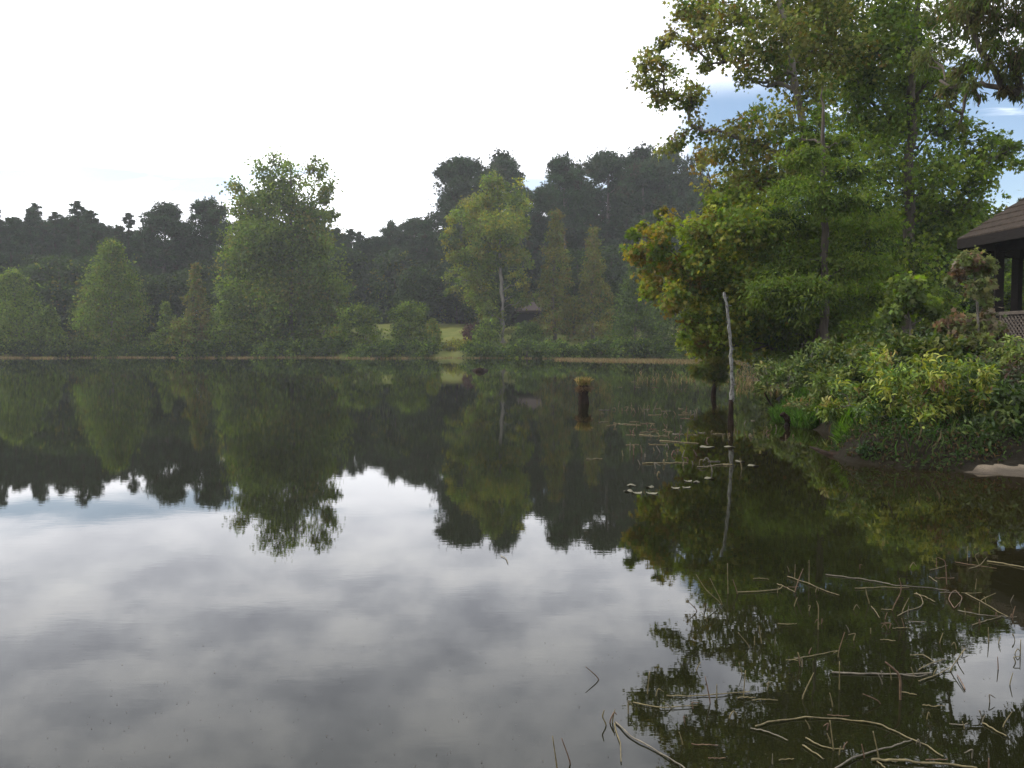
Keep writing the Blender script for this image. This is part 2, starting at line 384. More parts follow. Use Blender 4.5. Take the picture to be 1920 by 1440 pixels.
_v = T(SAND, 'ShaderNodeVectorMath'); _v.operation = 'SCALE'; L(SAND, _c, _v.inputs[0]); L(SAND, _r.outputs[0], _v.inputs['Scale']); L(SAND, _v.outputs[0], _p.inputs['Base Color'])
tag(q.build('sand', SAND, None, True), kind='structure')

# ------------------------------------------------------------------ water
m = new_mat('pond_water'); o = T(m, 'ShaderNodeOutputMaterial'); b = T(m, 'ShaderNodeBsdfPrincipled'); t = T(m, 'ShaderNodeTexCoord')
mp = T(m, 'ShaderNodeMapping'); mp.inputs['Scale'].default_value = (1.0, 2.6, 1)
na = T(m, 'ShaderNodeTexNoise'); na.inputs['Scale'].default_value = 5.5; na.inputs['Detail'].default_value = 3; na.inputs['Roughness'].default_value = .55
nb = T(m, 'ShaderNodeTexNoise'); nb.inputs['Scale'].default_value = .5; nb.inputs['Detail'].default_value = 3
mul = T(m, 'ShaderNodeMath'); mul.operation = 'MULTIPLY'
bp = T(m, 'ShaderNodeBump'); bp.inputs['Strength'].default_value = .10; bp.inputs['Distance'].default_value = .0030
L(m, t.outputs['Object'], mp.inputs[0]); L(m, mp.outputs[0], na.inputs['Vector']); L(m, t.outputs['Object'], nb.inputs['Vector'])
L(m, na.outputs[0], mul.inputs[0]); L(m, nb.outputs[0], mul.inputs[1]); L(m, mul.outputs[0], bp.inputs['Height']); L(m, bp.outputs[0], b.inputs['Normal'])
# silty brown towards the right-hand shallows, olive-dark in the open
sp = T(m, 'ShaderNodeSeparateXYZ'); L(m, t.outputs['Object'], sp.inputs[0])
mr = T(m, 'ShaderNodeMapRange'); mr.inputs[1].default_value = 2.0; mr.inputs[2].default_value = 6.5; L(m, sp.outputs[0], mr.inputs[0])
mx = T(m, 'ShaderNodeMixRGB'); mx.inputs[1].default_value = (.0085, .009, .0035, 1); mx.inputs[2].default_value = (.013, .008, .003, 1)
L(m, mr.outputs[0], mx.inputs[0]); L(m, mx.outputs[0], b.inputs['Base Color'])
b.inputs['Roughness'].default_value = .0; b.inputs['IOR'].default_value = 1.333; b.inputs['Specular IOR Level'].default_value = .5
L(m, b.outputs[0], o.inputs[0]); WATER = m
q = MB(); q.add([(-130, -6, 0), (60, -6, 0), (60, 115, 0), (-130, 115, 0)], [(0, 1, 2, 3)])
tag(q.build('water', WATER), kind='structure')

# ------------------------------------------------------------------ trees by profile (far shore)
def prof_clumps(rng, H, R, base, prof, n, rfac=(.22, .34), sq=.75):
    out = []
    for i in range(n):
        t = (i+.5)/n; t = t**.85
        z = base + (H-base)*t
        pr = R*prof(t); a = i*2.39996 + rng.uniform(-.5, .5)
        cr = R*rng.uniform(*rfac)*(.55+.45*prof(t)/1.0)
        rr = max(0, pr-cr*.6)*rng.uniform(.45, 1.0)
        out.append(((rr*cos(a), rr*sin(a), min(z, H-cr*sq)), (cr, cr, cr*sq)))
    return out
def cone(t): return max(.05, (1-t)**.8*(.65+.55*min(1, t*5+.3)))
def bell(t): return max(.1, (1-t**1.7)**.85*min(1, .82+t))
def oval(t): return max(.08, math.sqrt(max(0, 1-(2*t*.93-.86)**2))*.95+.05)
def dome(t): return max(.1, math.sqrt(max(0, 1-(t*.98)**2.4)))

def make_tree(name, label, cat, loc, H, R, base, prof, seed, cols, nleaf, L_, W_, tpl='rhomb', mat=None, bark=None, nclump=40, group=None, droop=.3, flat=1, r0=None, sub=12, tight=.22, sq=.75, rfac=(.22, .34), tint=None, parts=('trunk', 'crown'), rise=.35, multi=1):
    rng = np.random.RandomState(seed)
    cl_ = prof_clumps(rng, H, R, base, prof, nclump, rfac, sq)
    cr, sc_, ci = foliage(parts[1], cl_, nleaf, L_, W_, tpl, mat or LEAF, rng, cols, droop, flat, sub, tight, tint=tint)
    r0 = r0 or H*.014
    if multi > 1:
        mb = MB()
        for k in range(multi*3):
            c = cl_[rng.randint(len(cl_))][0]
            st = np.array([rng.normal()*R*.12, rng.normal()*R*.12, -.1])
            mb.tube(limb_path(st, c, rng, 6, .05, .05), np.linspace(r0, r0*.25, 6), 5)
        tr = mb.mesh(parts[0], bark or BARK, True)
    else:
        path = [(0, 0, -.2), (rng.normal()*.02*H, rng.normal()*.02*H, H*.35), (rng.normal()*.02*H, rng.normal()*.02*H, H*.7), (0, 0, H*.95)]
        tr = trunk_mesh(parts[0], path, r0, r0*.15, cl_[::2], rng, bark or BARK, 7, rise=rise)
    t_ = thing(name, label, cat, loc, group)
    link_obj(parts[0], tr, t_); link_obj(parts[1], cr, t_)
    return t_
def copy_thing(src, loc, rz, sc, label, group=None):
    t_ = src.copy(); COL.objects.link(t_); t_.location = tuple(float(v) for v in loc); t_.rotation_euler = (0, 0, rz)
    t_.scale = (sc, sc, sc) if np.isscalar(sc) else sc
    t_['label'] = label
    if group: t_['group'] = group
    elif 'group' in t_: del t_['group']
    for ch in list(src.children):
        c = ch.copy(); COL.objects.link(c); c.parent = t_
    return t_
def at_px(px, D):
    x = P(px, 660, D)[0]; return (x, D, hz(x, D)-.05)
def top_h(py, D, z0): return P(960, py, D)[2]-z0

# prototypes used for the woods; the first placement moves the prototype itself
PROTO = {}
def pine_proto(kind, seed):
    H = 20.0
    cols = [(G_PINE, 5), ((.030, .050, .020), 3), ((.045, .062, .024), 1), ((.045, .040, .020), .6)]
    if kind == 'mature':
        rng = np.random.RandomState(seed); cl_ = []
        for i in range(84):
            t = rng.uniform(0, 1)**.75; z = H*.24 + H*.70*t; a = rng.uniform(0, 2*pi)
            R = 4.1*math.sqrt(max(0, 1-((t-.36)/.68)**2))*rng.uniform(.4, 1.05)
            r = rng.uniform(.65, 1.15); cl_.append(((R*cos(a), R*sin(a), z), (r*1.1, r*1.1, r*.85)))
        cl_.append(((.1, 0, H-.8), (.9, .9, .8)))
        cr, sc_, ci = foliage('crown', cl_, 14000, .42, .42, 'tuft', NEEDLE, rng, cols, -.7, .8, 10, .30)
    else:
        rng = np.random.RandomState(seed); cl_ = []
        for i in range(46):
            t = (i+.5)/46; z = H*.10 + H*.88*t; a = i*2.4+rng.uniform(-.4, .4)
            R = 2.6*(1-t)**.7*rng.uniform(.5, 1.1); r = (.95-.55*t)*rng.uniform(.8, 1.2)
            cl_.append(((R*cos(a), R*sin(a), z), (r, r, r*.8)))
        cr, sc_, ci = foliage('crown', cl_, 8000, .42, .42, 'tuft', NEEDLE, rng, cols, -.9, .9, 10, .28)
    tr = trunk_mesh('trunk', [(0, 0, -.3), (.1, .1, H*.4), (-.1, 0, H*.75), (0, 0, H*.96)], .26, .04, cl_, rng, BARK_GREY if kind == 'mature' else BARK, 7, limb_r=.3, rise=.1)
    t_ = thing('pine_tree', 'x', 'pine tree'); link_obj('trunk', tr, t_); link_obj('crown', cr, t_); return t_
def broad_proto(seed, cols, H=12, R=4.2, name='leafy_tree'):
    return make_tree(name, 'x', 'tree', (0, 0, 0), H, R, H*.10, oval, seed, cols, 6500, .36, .26, 'rhomb', nclump=44, sub=12, tight=.25)
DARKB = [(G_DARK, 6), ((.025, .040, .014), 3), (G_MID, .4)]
for k, s in (('m1', 11), ('m2', 12), ('m3', 13)): PROTO[k] = [pine_proto('mature', s), False]
for k, s in (('s1', 21), ('s2', 22)): PROTO[k] = [pine_proto('spiky', s), False]
PROTO['b1'] = [broad_proto(31, DARKB), False]; PROTO['b2'] = [broad_proto(32, DARKB+[(G_OLIVE, 1)], 12, 4.6), False]
PROTO['g1'] = [broad_proto(33, [(G_MID, 4), (G_LIGHT, 2), (G_DARK, 2)], 12, 4.4), False]
PH = {'m': 20.0, 's': 20.0, 'b': 12.0, 'g': 12.0}
RG = random.Random(5)
def put(kind, px, top, D, label, group=None, wide=1.0, z0=None):
    x, y, z = at_px(px, D)
    H = top_h(top, D, z); s_ = H/PH[kind[0]]
    pr = PROTO[kind]; rz = RG.uniform(0, 6.28); sc = (s_*wide, s_*wide, s_)
    if not pr[1]:
        pr[1] = True; t_ = pr[0]; t_.location = (x, y, z); t_.rotation_euler = (0, 0, rz); t_.scale = sc
        t_['label'] = label
        if group: t_['group'] = group
        return t_
    return copy_thing(pr[0], (x, y, z), rz, sc, label, group)

# individually recognisable pines on the skyline
put('m1', 312, 380, 126, 'flat topped dark pine on the skyline right of the spiky left wood', 'pines on the skyline', 1.15)
put('m2', 398, 370, 128, 'dark pine with open airy crown just left of the tallest far broadleaf tree', 'pines on the skyline', 1.15)
put('m3', 868, 290, 135, 'tall dark pine left of the twin pine, behind the pale trunked tree', 'pines on the skyline', 1.0)
put('m1', 938, 283, 139, 'tall dark pine whose round top rises right behind the pale trunked tree', 'pines on the skyline', 1.0)
put('m2', 1058, 288, 133, 'tall dark pine with ragged left edge beside the gap in the skyline', 'pines on the skyline', .95)
put('m3', 1140, 280, 137, 'broad dark pine in the middle of the tall central pine clump', 'pines on the skyline', 1.0)
put('m1', 1205, 272, 134, 'tallest dark pine of the central clump', 'pines on the skyline', .95)
put('m2', 1262, 268, 141, 'dark pine at the right end of the central clump beside the sweetgum', 'pines on the skyline', .9)
put('s2', 1312, 275, 120, 'thin open pine half hidden behind the orange sweetgum leaves', 'pines on the skyline', .8)
put('m3', 778, 406, 150, 'small rounded pine with open crown left of the tall pines', 'pines on the skyline', 1.1)
put('m2', 735, 412, 155, 'small sparse pine top at the dip in the skyline', 'pines on the skyline', .8)
for i, (px, ty) in enumerate([(850, 345), (900, 350), (1035, 350), (1095, 335), (1170, 330), (1240, 320), (1300, 330), (1080, 420), (1150, 410), (1220, 400), (1290, 410)]):
    put(('m2', 'm3', 'm1')[i % 3], px, ty, 146+i % 3, 'dark pine in the second row of the central clump '+('left of the notch' if px < 950 else 'right of the notch, upper crown' if ty < 360 else 'right of the notch, lower crown'), 'pines behind the central clump', 1.15)
put('m1', 1000, 400, 142, 'lower dark pine filling the notch between the two tall pine clumps', 'pines on the skyline', 1.0)
gl = 'pines in the left wood'
for i, px in enumerate(range(-110, 270, 17)):
    put(('s1', 's2')[i % 2], px+RG.uniform(-6, 6), 384+RG.uniform(-14, 34)+max(0, (px-150)*.25), 118+RG.uniform(0, 14), 'dark spiky topped pine in the left wood, '+('near the frame edge' if px < 40 else 'behind the small light green tree' if px < 110 else 'behind the left of the broad cone' if px < 180 else 'behind the right of the broad cone'), gl, 1.15)
for i, px in enumerate(range(-90, 290, 22)):
    put(('s2', 'm3', 's1', 'm1')[i % 4], px+RG.uniform(-6, 6), 412+RG.uniform(-8, 14)+max(0, (px-150)*.2), 134+RG.uniform(0, 5), 'dark pine, rear row of left wood, '+('near the frame edge' if px < 40 else 'behind the small light green tree' if px < 110 else 'behind the left of the broad cone' if px < 180 else 'behind the right of the broad cone'), gl, 1.5)
gm = 'pines in the middle wood'
for i, px in enumerate(range(440, 830, 24)):
    put(('s1', 's2', 's2', 'm3')[i % 4], px+RG.uniform(-6, 6), 428+RG.uniform(-12, 18), 140+RG.uniform(0, 10), 'dark pine in the low middle wood '+('behind the tallest broadleaf' if px < 640 else 'above the left round shrub' if px < 730 else 'above the right round shrub' if px < 790 else 'at the foot of the tall pines'), gm, 1.2)
def zone(px):
    return ('at the left edge of the frame' if px < 60 else 'behind the broad conical tree' if px < 260 else 'behind the yellowish cone' if px < 430 else 'behind the tallest broadleaf' if px < 640 else
            'above the two round shrubs' if px < 820 else 'behind the lawn and pale trunk' if px < 1020 else 'behind the two olive cypresses' if px < 1160 else 'behind the orange sweetgum leaves' if px < 1330 else 'behind the grey dead pole')
gb = 'dark trees filling the wood behind the far shore'
for i, px in enumerate(range(-150, 1560, 36)):
    D = 128+RG.uniform(0, 8) if 770 < px < 930 else (112+RG.uniform(0, 12))
    if 600 <= px <= 770: D = 134+RG.uniform(0, 5)
    if 930 < px < 1040: D = 134
    put(('b1', 'b2')[i % 2], px+RG.uniform(-8, 8), 500+RG.uniform(-40, 30), D, 'dark leafy tree in the far wood, nearer row, '+zone(px), gb, 1.25)
for i, px in enumerate(range(-150, 1560, 42)):
    put(('b1', 'b2')[i % 2], px, 455+RG.uniform(-25, 35), 152+RG.uniform(0, 6), 'dark leafy tree in the far wood, rear row, '+zone(px), gb, 1.2)
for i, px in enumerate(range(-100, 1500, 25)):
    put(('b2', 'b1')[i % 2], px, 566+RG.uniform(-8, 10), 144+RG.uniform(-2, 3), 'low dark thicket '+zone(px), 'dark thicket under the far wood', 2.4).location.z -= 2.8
for i, px in enumerate(range(-130, 1500, 60)):
    put(('m1', 's2', 'm3')[i % 3], px, 440+RG.uniform(-10, 25), 165, 'dark pine at the back of the far wood '+zone(px), 'pines behind the far wood', 1.4)

# ------------------------------------------------------------------ far shore front row
def far(name, label, px, top, hw, D, prof, cols, seed, base=.04, cat='tree', n=7000, lf=(.30, .18), tpl='rhomb', bark=None, nclump=48, sq=.7, droop=.4, flat=.8, parts=('trunk', 'crown'), multi=1, tint=None, sub=16, tight=.30, r0=None, group=None):
    x, y, z = at_px(px, D); H = top_h(top, D, z); R = hw*D/F
    return make_tree(name, label, cat, (x, y, z), H, R, H*base, prof, seed, cols, n, lf[0], lf[1], tpl, LEAF, bark, nclump, group, droop, flat, r0, sub, tight, sq, parts=parts, multi=multi, tint=tint)
CY = [(G_MID, 3), ((.115, .160, .030), 4), (G_LIGHT, 4), (G_DARK, .7)]
CYO = [(G_OLIVE, 4), ((.115, .125, .03), 3), (G_MID, 2), ((.15, .11, .03), 1)]
far('cypress_tree', 'light green rounded tree at the left edge of the far shore', 28, 505, 84, 104, bell, CY, 101, n=13000, nclump=80)
far('cypress_tree', 'small light green tree just right of the leftmost far shore tree', 97, 573, 32, 103, cone, CY, 102, n=3500)
far('cypress_tree', 'broad conical green tree with thin pale trunk left of centre on the far shore', 212, 452, 86, 106, bell, [(G_MID, 4), ((.11, .155, .028), 4), (G_OLIVE, 1), (G_LIGHT, 1)], 103, n=18000, nclump=110, bark=BARK_GREY)
far('cypress_tree', 'small pointed green tree between the broad cone and the yellowish cone', 312, 566, 30, 103, cone, CY, 104, n=3200)
far('cypress_tree', 'narrow yellowish conical tree on the far shore', 370, 494, 38, 104, cone, CYO, 105, n=4500)
far('cypress_tree', 'low yellowish green tree at the foot of the narrow cone', 342, 598, 34, 102.5, dome, [(G_OLIVE, 2), (G_LIGHT, 3)], 106, n=2800)
far('leafy_tree', 'low rounded green tree left of the tallest far broadleaf', 430, 540, 52, 103.5, bell, CY, 107, n=7000)

def hero(name, label, cat, D, base_px, trunk_px, clumps_px, seed, cols, nleaf, L_, W_, tpl, mat=None, bark=None, r0=.15, r1=.03, jit=1.0, depth=1.0, extra=0, droop=.4, flat=.9, sub=14, tight=.22, tint=None, twig=3, group=None, parts=('trunk', 'crown'), rise=.45, sag=.03, sqz=.8, limb_r=.35, hue_clump=.12, open_trunk=False):
    rng = np.random.RandomState(seed)
    bx, by, bz = at_px(base_px, D); org = np.array([bx, by, bz])
    path = [np.array([0, 0, -.15])]
    for (px, py) in trunk_px: path.append(P(px, py, D)-org)
    cl_ = []
    for c in clumps_px:
        px, py, r = c[:3]; dd = D + (c[3] if len(c) > 3 else rng.uniform(-1, 1)*jit)
        if open_trunk:
            tx = np.interp(-py, [-q_[1] for q_ in trunk_px], [q_[0] for q_ in trunk_px])
            if abs(px-tx) < r*.75 and rng.uniform() < .75: dd = D+abs(jit)*rng.uniform(.4, 1.1)
        rm = r*dd/F; p = P(px, py, dd)-org
        cl_.append((p, (rm, rm*depth, rm*sqz)))
    base_n = len(cl_)
    for i in range(extra):      # fill the far side of the crown so that it is round
        p, r = cl_[rng.randint(base_n)]
        cl_.append((p+np.array([rng.normal()*.15, rng.uniform(.8, 2.2)*jit, rng.normal()*.1]), r))
    cr, sc_, ci = foliage(parts[1], cl_, nleaf, L_, W_, tpl, mat or LEAF, rng, cols, droop, flat, sub, tight, tint=tint, hue_clump=hue_clump)
    tr = trunk_mesh(parts[0], path, r0, r1, cl_, rng, bark or BARK, 9, subc=sc_, subi=ci, twig=twig, rise=rise, sag=sag, limb_r=limb_r)
    t_ = thing(name, label, cat, org, group); link_obj(parts[0], tr, t_); link_obj(parts[1], cr, t_); return t_

hero('leafy_tree', 'tallest broadleaf tree of the far shore, ragged crown rising above the left pines', 'tree', 107, 545,
     [(545, 560), (548, 450), (545, 350), (545, 305)],
     [(450, 358, 22), (442, 385, 16), (492, 328, 26), (530, 308, 22), (540, 335, 36), (585, 318, 22), (598, 345, 26), (606, 370, 14), (515, 375, 38), (560, 385, 36), (470, 400, 34), (500, 440, 45), (570, 450, 45), (606, 405, 18), (606, 455, 24), (455, 450, 30), (560, 420, 40), (480, 440, 40), (615, 470, 26), (500, 480, 50), (445, 475, 30),
      (460, 495, 42), (535, 500, 58), (600, 500, 38), (440, 545, 34), (500, 570, 58), (580, 560, 58), (632, 540, 26), (632, 590, 28), (430, 600, 40), (480, 625, 46), (550, 625, 50), (605, 625, 38), (400, 630, 30), (645, 640, 20)],
     201, [(G_MID, 4), ((.11, .15, .028), 4), (G_OLIVE, 1.5), (G_LIGHT, 3)], 60000, .36, .26, 'rhomb', r0=.30, jit=1.6, depth=1.2, extra=14, twig=2, tight=.26, sub=18)
hero('leafy_tree', 'yellowish green tree with tall pale bare lower trunk near the centre of the far shore', 'tree', 108, 944,
     [(943, 640), (942, 560), (938, 480), (935, 400), (932, 340)],
     [(928, 345, 24), (925, 370, 30), (968, 355, 20), (970, 385, 24), (885, 388, 26), (855, 402, 18), (905, 420, 32), (945, 425, 36), (980, 425, 18), (850, 445, 20), (862, 475, 22), (900, 470, 34), (950, 480, 30), (985, 480, 18), (862, 520, 24), (895, 520, 30), (850, 550, 14), (905, 555, 28), (975, 525, 22), (965, 555, 22), (920, 590, 22), (990, 560, 16)],
     202, [((.13, .16, .03), 5), (G_YEL, 2), (G_MID, 2), (G_OLIVE, 1), (G_LIGHT, 2)], 32000, .32, .22, 'rhomb', bark=BARK_PALE, r0=.31, r1=.08, jit=2.0, depth=1.1, extra=8, twig=2)
far('cypress_tree', 'olive pointed cypress right of the pale trunked tree', 1042, 392, 50, 106, cone, CYO, 111, n=9000, nclump=60, lf=(.34, .13), droop=.8)
far('cypress_tree', 'second olive cypress, its thin top fading to bare orange twigs', 1112, 425, 48, 105, cone, CYO, 112, n=8500, nclump=60, lf=(.34, .13), droop=.8)
far('cypress_tree', 'dark green soft cypress at the right end of the far shore', 1190, 490, 62, 94, cone, [(G_MID, 4), ((.05, .075, .024), 3), (G_DARK, 2)], 113, n=9000, nclump=56, lf=(.32, .12), droop=.8)
far('cypress_tree', 'dark green cypress behind the hanging orange leaves of the sweetgum', 1262, 480, 62, 91, cone, [(G_MID, 4), ((.05, .075, .024), 3), (G_DARK, 2)], 114, n=9000, nclump=56, lf=(.30, .12), droop=.8)
far('cypress_tree', 'dark green cypress seen low behind the grey dead pole', 1370, 470, 70, 84, cone, [(G_MID, 3), (G_DARK, 3)], 115, n=8000, nclump=56, lf=(.30, .12), droop=.8)

# shrubs on the far bank
SH = [(G_MID, 3), (G_LIGHT, 5), ((.06, .09, .03), 1)]
def shrub(label, px, top, hw, D, cols, seed, n=2600, name='shrub', lf=(.26, .17), group=None):
    return far(name, label, px, top, hw, D, dome, cols, seed, base=.0, cat='shrub', n=n, lf=lf, nclump=26, parts=('stems', 'foliage'), multi=2, r0=.05, sq=.8, group=group)
shrub('rounded green shrub with pale leafy top left of centre on the far bank', 676, 570, 46, 104, SH, 121, 7000)
shrub('tall rounded green shrub, larger of the two left of the lawn', 770, 564, 52, 104, SH, 122, 8000)
shrub('yellow green shrub at the left edge of the lawn', 812, 598, 22, 103, [(G_LIGHT, 3), (G_YEL, 1)], 123, 2200)
shrub('pale yellow flowering shrub left of the two round shrubs', 636, 612, 26, 105, [(G_YEL, 2), ((.16, .17, .07), 2), (G_LIGHT, 2)], 124, 1800)
shrub('low green shrub at the water under the yellow shrub', 625, 635, 36, 102.5, [(G_MID, 3), (G_DARK, 2)], 125, 2400)
shrub('green shrub just left of the pale trunk', 915, 596, 34, 104.5, SH, 126, 3600)
shrub('green shrub just right of the pale trunk', 990, 604, 42, 104, [(G_MID, 4), (G_DARK, 2)], 127, 4200)
shrub('low purple red shrub on the lawn', 884, 608, 26, 109, [((.07, .025, .03), 3), ((.05, .03, .02), 2)], 128, 1500)
shrub('yellow grassy shrub low on the bank below the lawn', 862, 640, 40, 102.8, [(G_YEL, 3), (G_OLIVE, 2), (G_LIGHT, 1)], 129, 2600)
shrub('small dark shrub at the water below the lawn', 893, 648, 22, 102.3, [(G_DARK, 2), (G_MID, 2)], 130, 1500)
lowp = [(-40, 640), (20, 636), (62, 640), (120, 632), (165, 642), (205, 646), (255, 640), (300, 642), (345, 640), (395, 636), (450, 645), (505, 648), (560, 645), (590, 640), (690, 646), (735, 644), (790, 642), (900, 652), (940, 644), (985, 644), (1040, 636), (1085, 640), (1130, 636), (1175, 640), (1215, 636), (1260, 638), (1310, 636), (1360, 640), (1410, 638)]
lp0 = None
for i, (px, ty) in enumerate(lowp):
    D = float(np.interp(px, [400, 631, 960, 1243, 1382, 1450], [102.8, 101.4, 96.8, 89.6, 80.5, 77.5]))
    x, y, z = at_px(px, D)
    if i < 3:
        t_ = shrub('low green shrub overhanging the far waterline '+zone(px).replace('behind', 'below'), px, ty, 40, D, [(G_MID, 3), (G_DARK, 3), (G_LIGHT, .7)], 140+i, 2600, group='low shrubs along the far waterline')
        lowproto = (lowproto + [t_]) if i else [t_]
    else:
        src = lowproto[i % 3]
        copy_thing(src, (x, y, z-.1), RG.uniform(0, 6), RG.uniform(.85, 1.2), 'low green shrub overhanging the far waterline '+zone(px).replace('behind', 'below'), 'low shrubs along the far waterline')

for i, px in enumerate(range(600, 1400, 17)):
    D = 139+RG.uniform(-2, 3); x, y, z = at_px(px, D)
    copy_thing(lowproto[i % 3], (x, y, z-.4), RG.uniform(0, 6), (2.2, 2.2, 3.0*RG.uniform(.9, 1.2)), 'dark shrub at the wood edge '+zone(px), 'shrubs along the edge of the far wood')

# ------------------------------------------------------------------ far pavilion
ROOF = mat_noise('roof_shingle', (.045, .035, .03), (.13, .10, .085), 7, .9, .5, (1, 1, 3))
DARKWOOD = mat_noise('dark_wood', (.004, .003, .0025), (.016, .012, .010), 8, .8, .4, (1, 1, 5))
x0, y0, z0 = at_px(975, 127)
pv = thing('pavilion', 'small far pavilion with brown sloping roof right of the pale trunk', 'pavilion', (x0, y0, z0))
rz = top_h(563, 127, z0); ez = top_h(584, 127, z0)
q = MB()
hw_, hd_ = 3.0, 2.6
q.add([(-hw_, -hd_, ez), (hw_, -hd_, ez+.1), (hw_+.2, 0, rz), (-hw_*.2, 0, rz), (-hw_, hd_, ez), (hw_, hd_, ez), (-hw_, -hd_, ez-.15), (hw_, -hd_, ez-.05), (-hw_, hd_, ez-.15), (hw_, hd_, ez-.15)],
      [(0, 1, 2, 3), (3, 2, 5, 4), (0, 3, 4), (1, 5, 2), (6, 7, 1, 0), (4, 5, 9, 8), (0, 4, 8, 6), (7, 9, 5, 1), (6, 8, 9, 7)])
q.build('roof', ROOF, pv)
for sx_ in (-1, 1):
    for sy_ in (-1, 1):
        q = MB(); q.box((sx_*2.6, sy_*2.2, ez/2-.12), (.22, .22, ez-.25)); q.build('post', DARKWOOD, pv)
q = MB(); q.box((.6, 1.2, ez*.45), (3.6, .15, ez*.8)); q.build('back_wall', DARKWOOD, pv)

# ------------------------------------------------------------------ right bank: big trees
def gum_tint(px_fun):
    def f(p, col, rng):
        k = px_fun(p, rng)
        o_ = np.where(rng.uniform(size=(len(p), 1)) < .35, np.array([REDL]), np.array([ORANGE]))
        return np.where(rng.uniform(size=(len(p), 1)) < 1.1*k[:, None], .5*col+.5*o_*(.7+.5*rng.uniform(size=(len(p), 1))), col)
    return f
GUM = [(G_OLIVE, 3), (G_MID, 3), ((.08, .11, .03), 4), (G_YEL, 1.5)]
hero('sweetgum_tree', 'tall open sweetgum leaning left over the water, olive leaves tinged red against the white sky', 'tree', 26, 1572,
     [(1562, 560), (1540, 400), (1512, 280), (1492, 150), (1466, 30), (1450, -90), (1440, -230)],
     [(1205, 118, 20), (1222, 150, 26), (1248, 175, 30), (1240, 125, 16), (1290, 188, 28), (1225, 105, 14), (1280, 20, 24), (1262, 60, 14), (1315, 35, 28), (1300, 85, 24), (1345, 65, 30), (1330, 125, 14), (1375, 25, 34), (1395, 85, 30), (1420, 40, 36), (1440, 105, 36), (1400, 145, 22), (1480, 60, 46), (1470, 140, 30), (1520, 100, 45), (1550, 40, 50), (1590, 100, 45), (1520, 170, 36),
      (1345, 245, 26), (1300, 240, 22), (1265, 262, 22), (1240, 275, 14), (1385, 235, 22), (1420, 215, 24), (1370, 290, 36), (1310, 300, 20), (1420, 270, 40), (1470, 230, 40), (1440, 330, 45), (1490, 300, 45), (1330, 345, 26), (1350, 370, 22), (1390, 350, 36),
      (1340, -40, 36), (1400, -70, 46), (1460, -60, 50), (1530, -50, 55), (1370, -140, 40), (1430, -170, 50), (1500, -160, 50), (1450, -250, 45), (1300, -30, 22), (1560, -120, 45)],
     301, [((.17, .19, .045), 4), (G_OLIVE, 2), (G_MID, 4), ((.22, .23, .06), 3)], 32000, .11, .11, 'star', bark=BARK_GREY, r0=.17, r1=.03, jit=1.3, depth=1.3, extra=8, sub=26, tight=.30, twig=9,
     tint=gum_tint(lambda p, rng: np.clip(.03 + .10*(p[:, 0] < -2.4)*(p[:, 2] < 6.0) + .06*(p[:, 0] < -3.3), 0, .55)), droop=.7)
hero('sweetgum_tree', 'low sweetgum spreading left over the water, yellow green leaves turning orange and red', 'tree', 24.5, 1490,
     [(1470, 640), (1450, 560), (1420, 500), (1390, 450), (1350, 420)],
     [(1200, 470, 22), (1215, 500, 20), (1235, 455, 24), (1238, 395, 10), (1250, 420, 22), (1225, 540, 22), (1265, 500, 32), (1260, 555, 24), (1295, 430, 32), (1310, 480, 42), (1300, 545, 34), (1350, 420, 40), (1365, 480, 50), (1345, 550, 44), (1290, 605, 20), (1278, 632, 12), (1320, 600, 28), (1310, 645, 22), (1355, 620, 34), (1410, 430, 50), (1420, 520, 55), (1400, 590, 45), (1340, 660, 20), (1460, 450, 50), (1470, 560, 50), (1440, 630, 36), (1190, 440, 10), (1400, 380, 34), (1340, 385, 18), (1380, 650, 26)],
     302, [((.16, .20, .03), 5), (G_YEL, 3), (G_MID, 2), ((.11, .16, .028), 4)], 36000, .11, .11, 'star', bark=BARK, r0=.13, r1=.02, jit=1.4, depth=1.2, extra=8, sub=22, tight=.30, twig=6,
     tint=gum_tint(lambda p, rng: np.clip(.02 + .05*(p[:, 0] < -2.0) + .10*(p[:, 0] < -3.2), 0, .5)), droop=.7, rise=.15)
hero('cypress_tree', 'tall feathery green cypress with straight dark trunk on the right bank', 'tree', 23, 1548,
     [(1548, 600), (1546, 450), (1544, 330), (1543, 240), (1543, 165)],
     [(1543, 180, 14), (1541, 215, 22), (1530, 250, 30), (1562, 265, 30), (1505, 300, 34), (1545, 310, 36), (1590, 320, 36), (1585, 262, 20), (1500, 262, 18), (1480, 355, 36), (1535, 370, 46), (1600, 380, 44), (1455, 410, 36), (1510, 430, 52), (1580, 440, 52), (1640, 420, 36), (1480, 490, 50), (1550, 500, 55), (1620, 490, 46), (1440, 540, 44), (1500, 560, 52), (1570, 570, 50), (1640, 560, 40), (1460, 620, 44), (1520, 625, 46), (1590, 635, 40), (1490, 665, 30)],
     303, [((.085, .13, .022), 5), ((.12, .165, .03), 4), (G_DARK, 1), (G_LIGHT, 2)], 74000, .12, .042, 'rhomb', bark=BARK, r0=.13, r1=.015, jit=1.3, depth=1.2, extra=8, sub=24, tight=.27, flat=.5, open_trunk=True, droop=.9, twig=4, rise=.1, sag=.05)
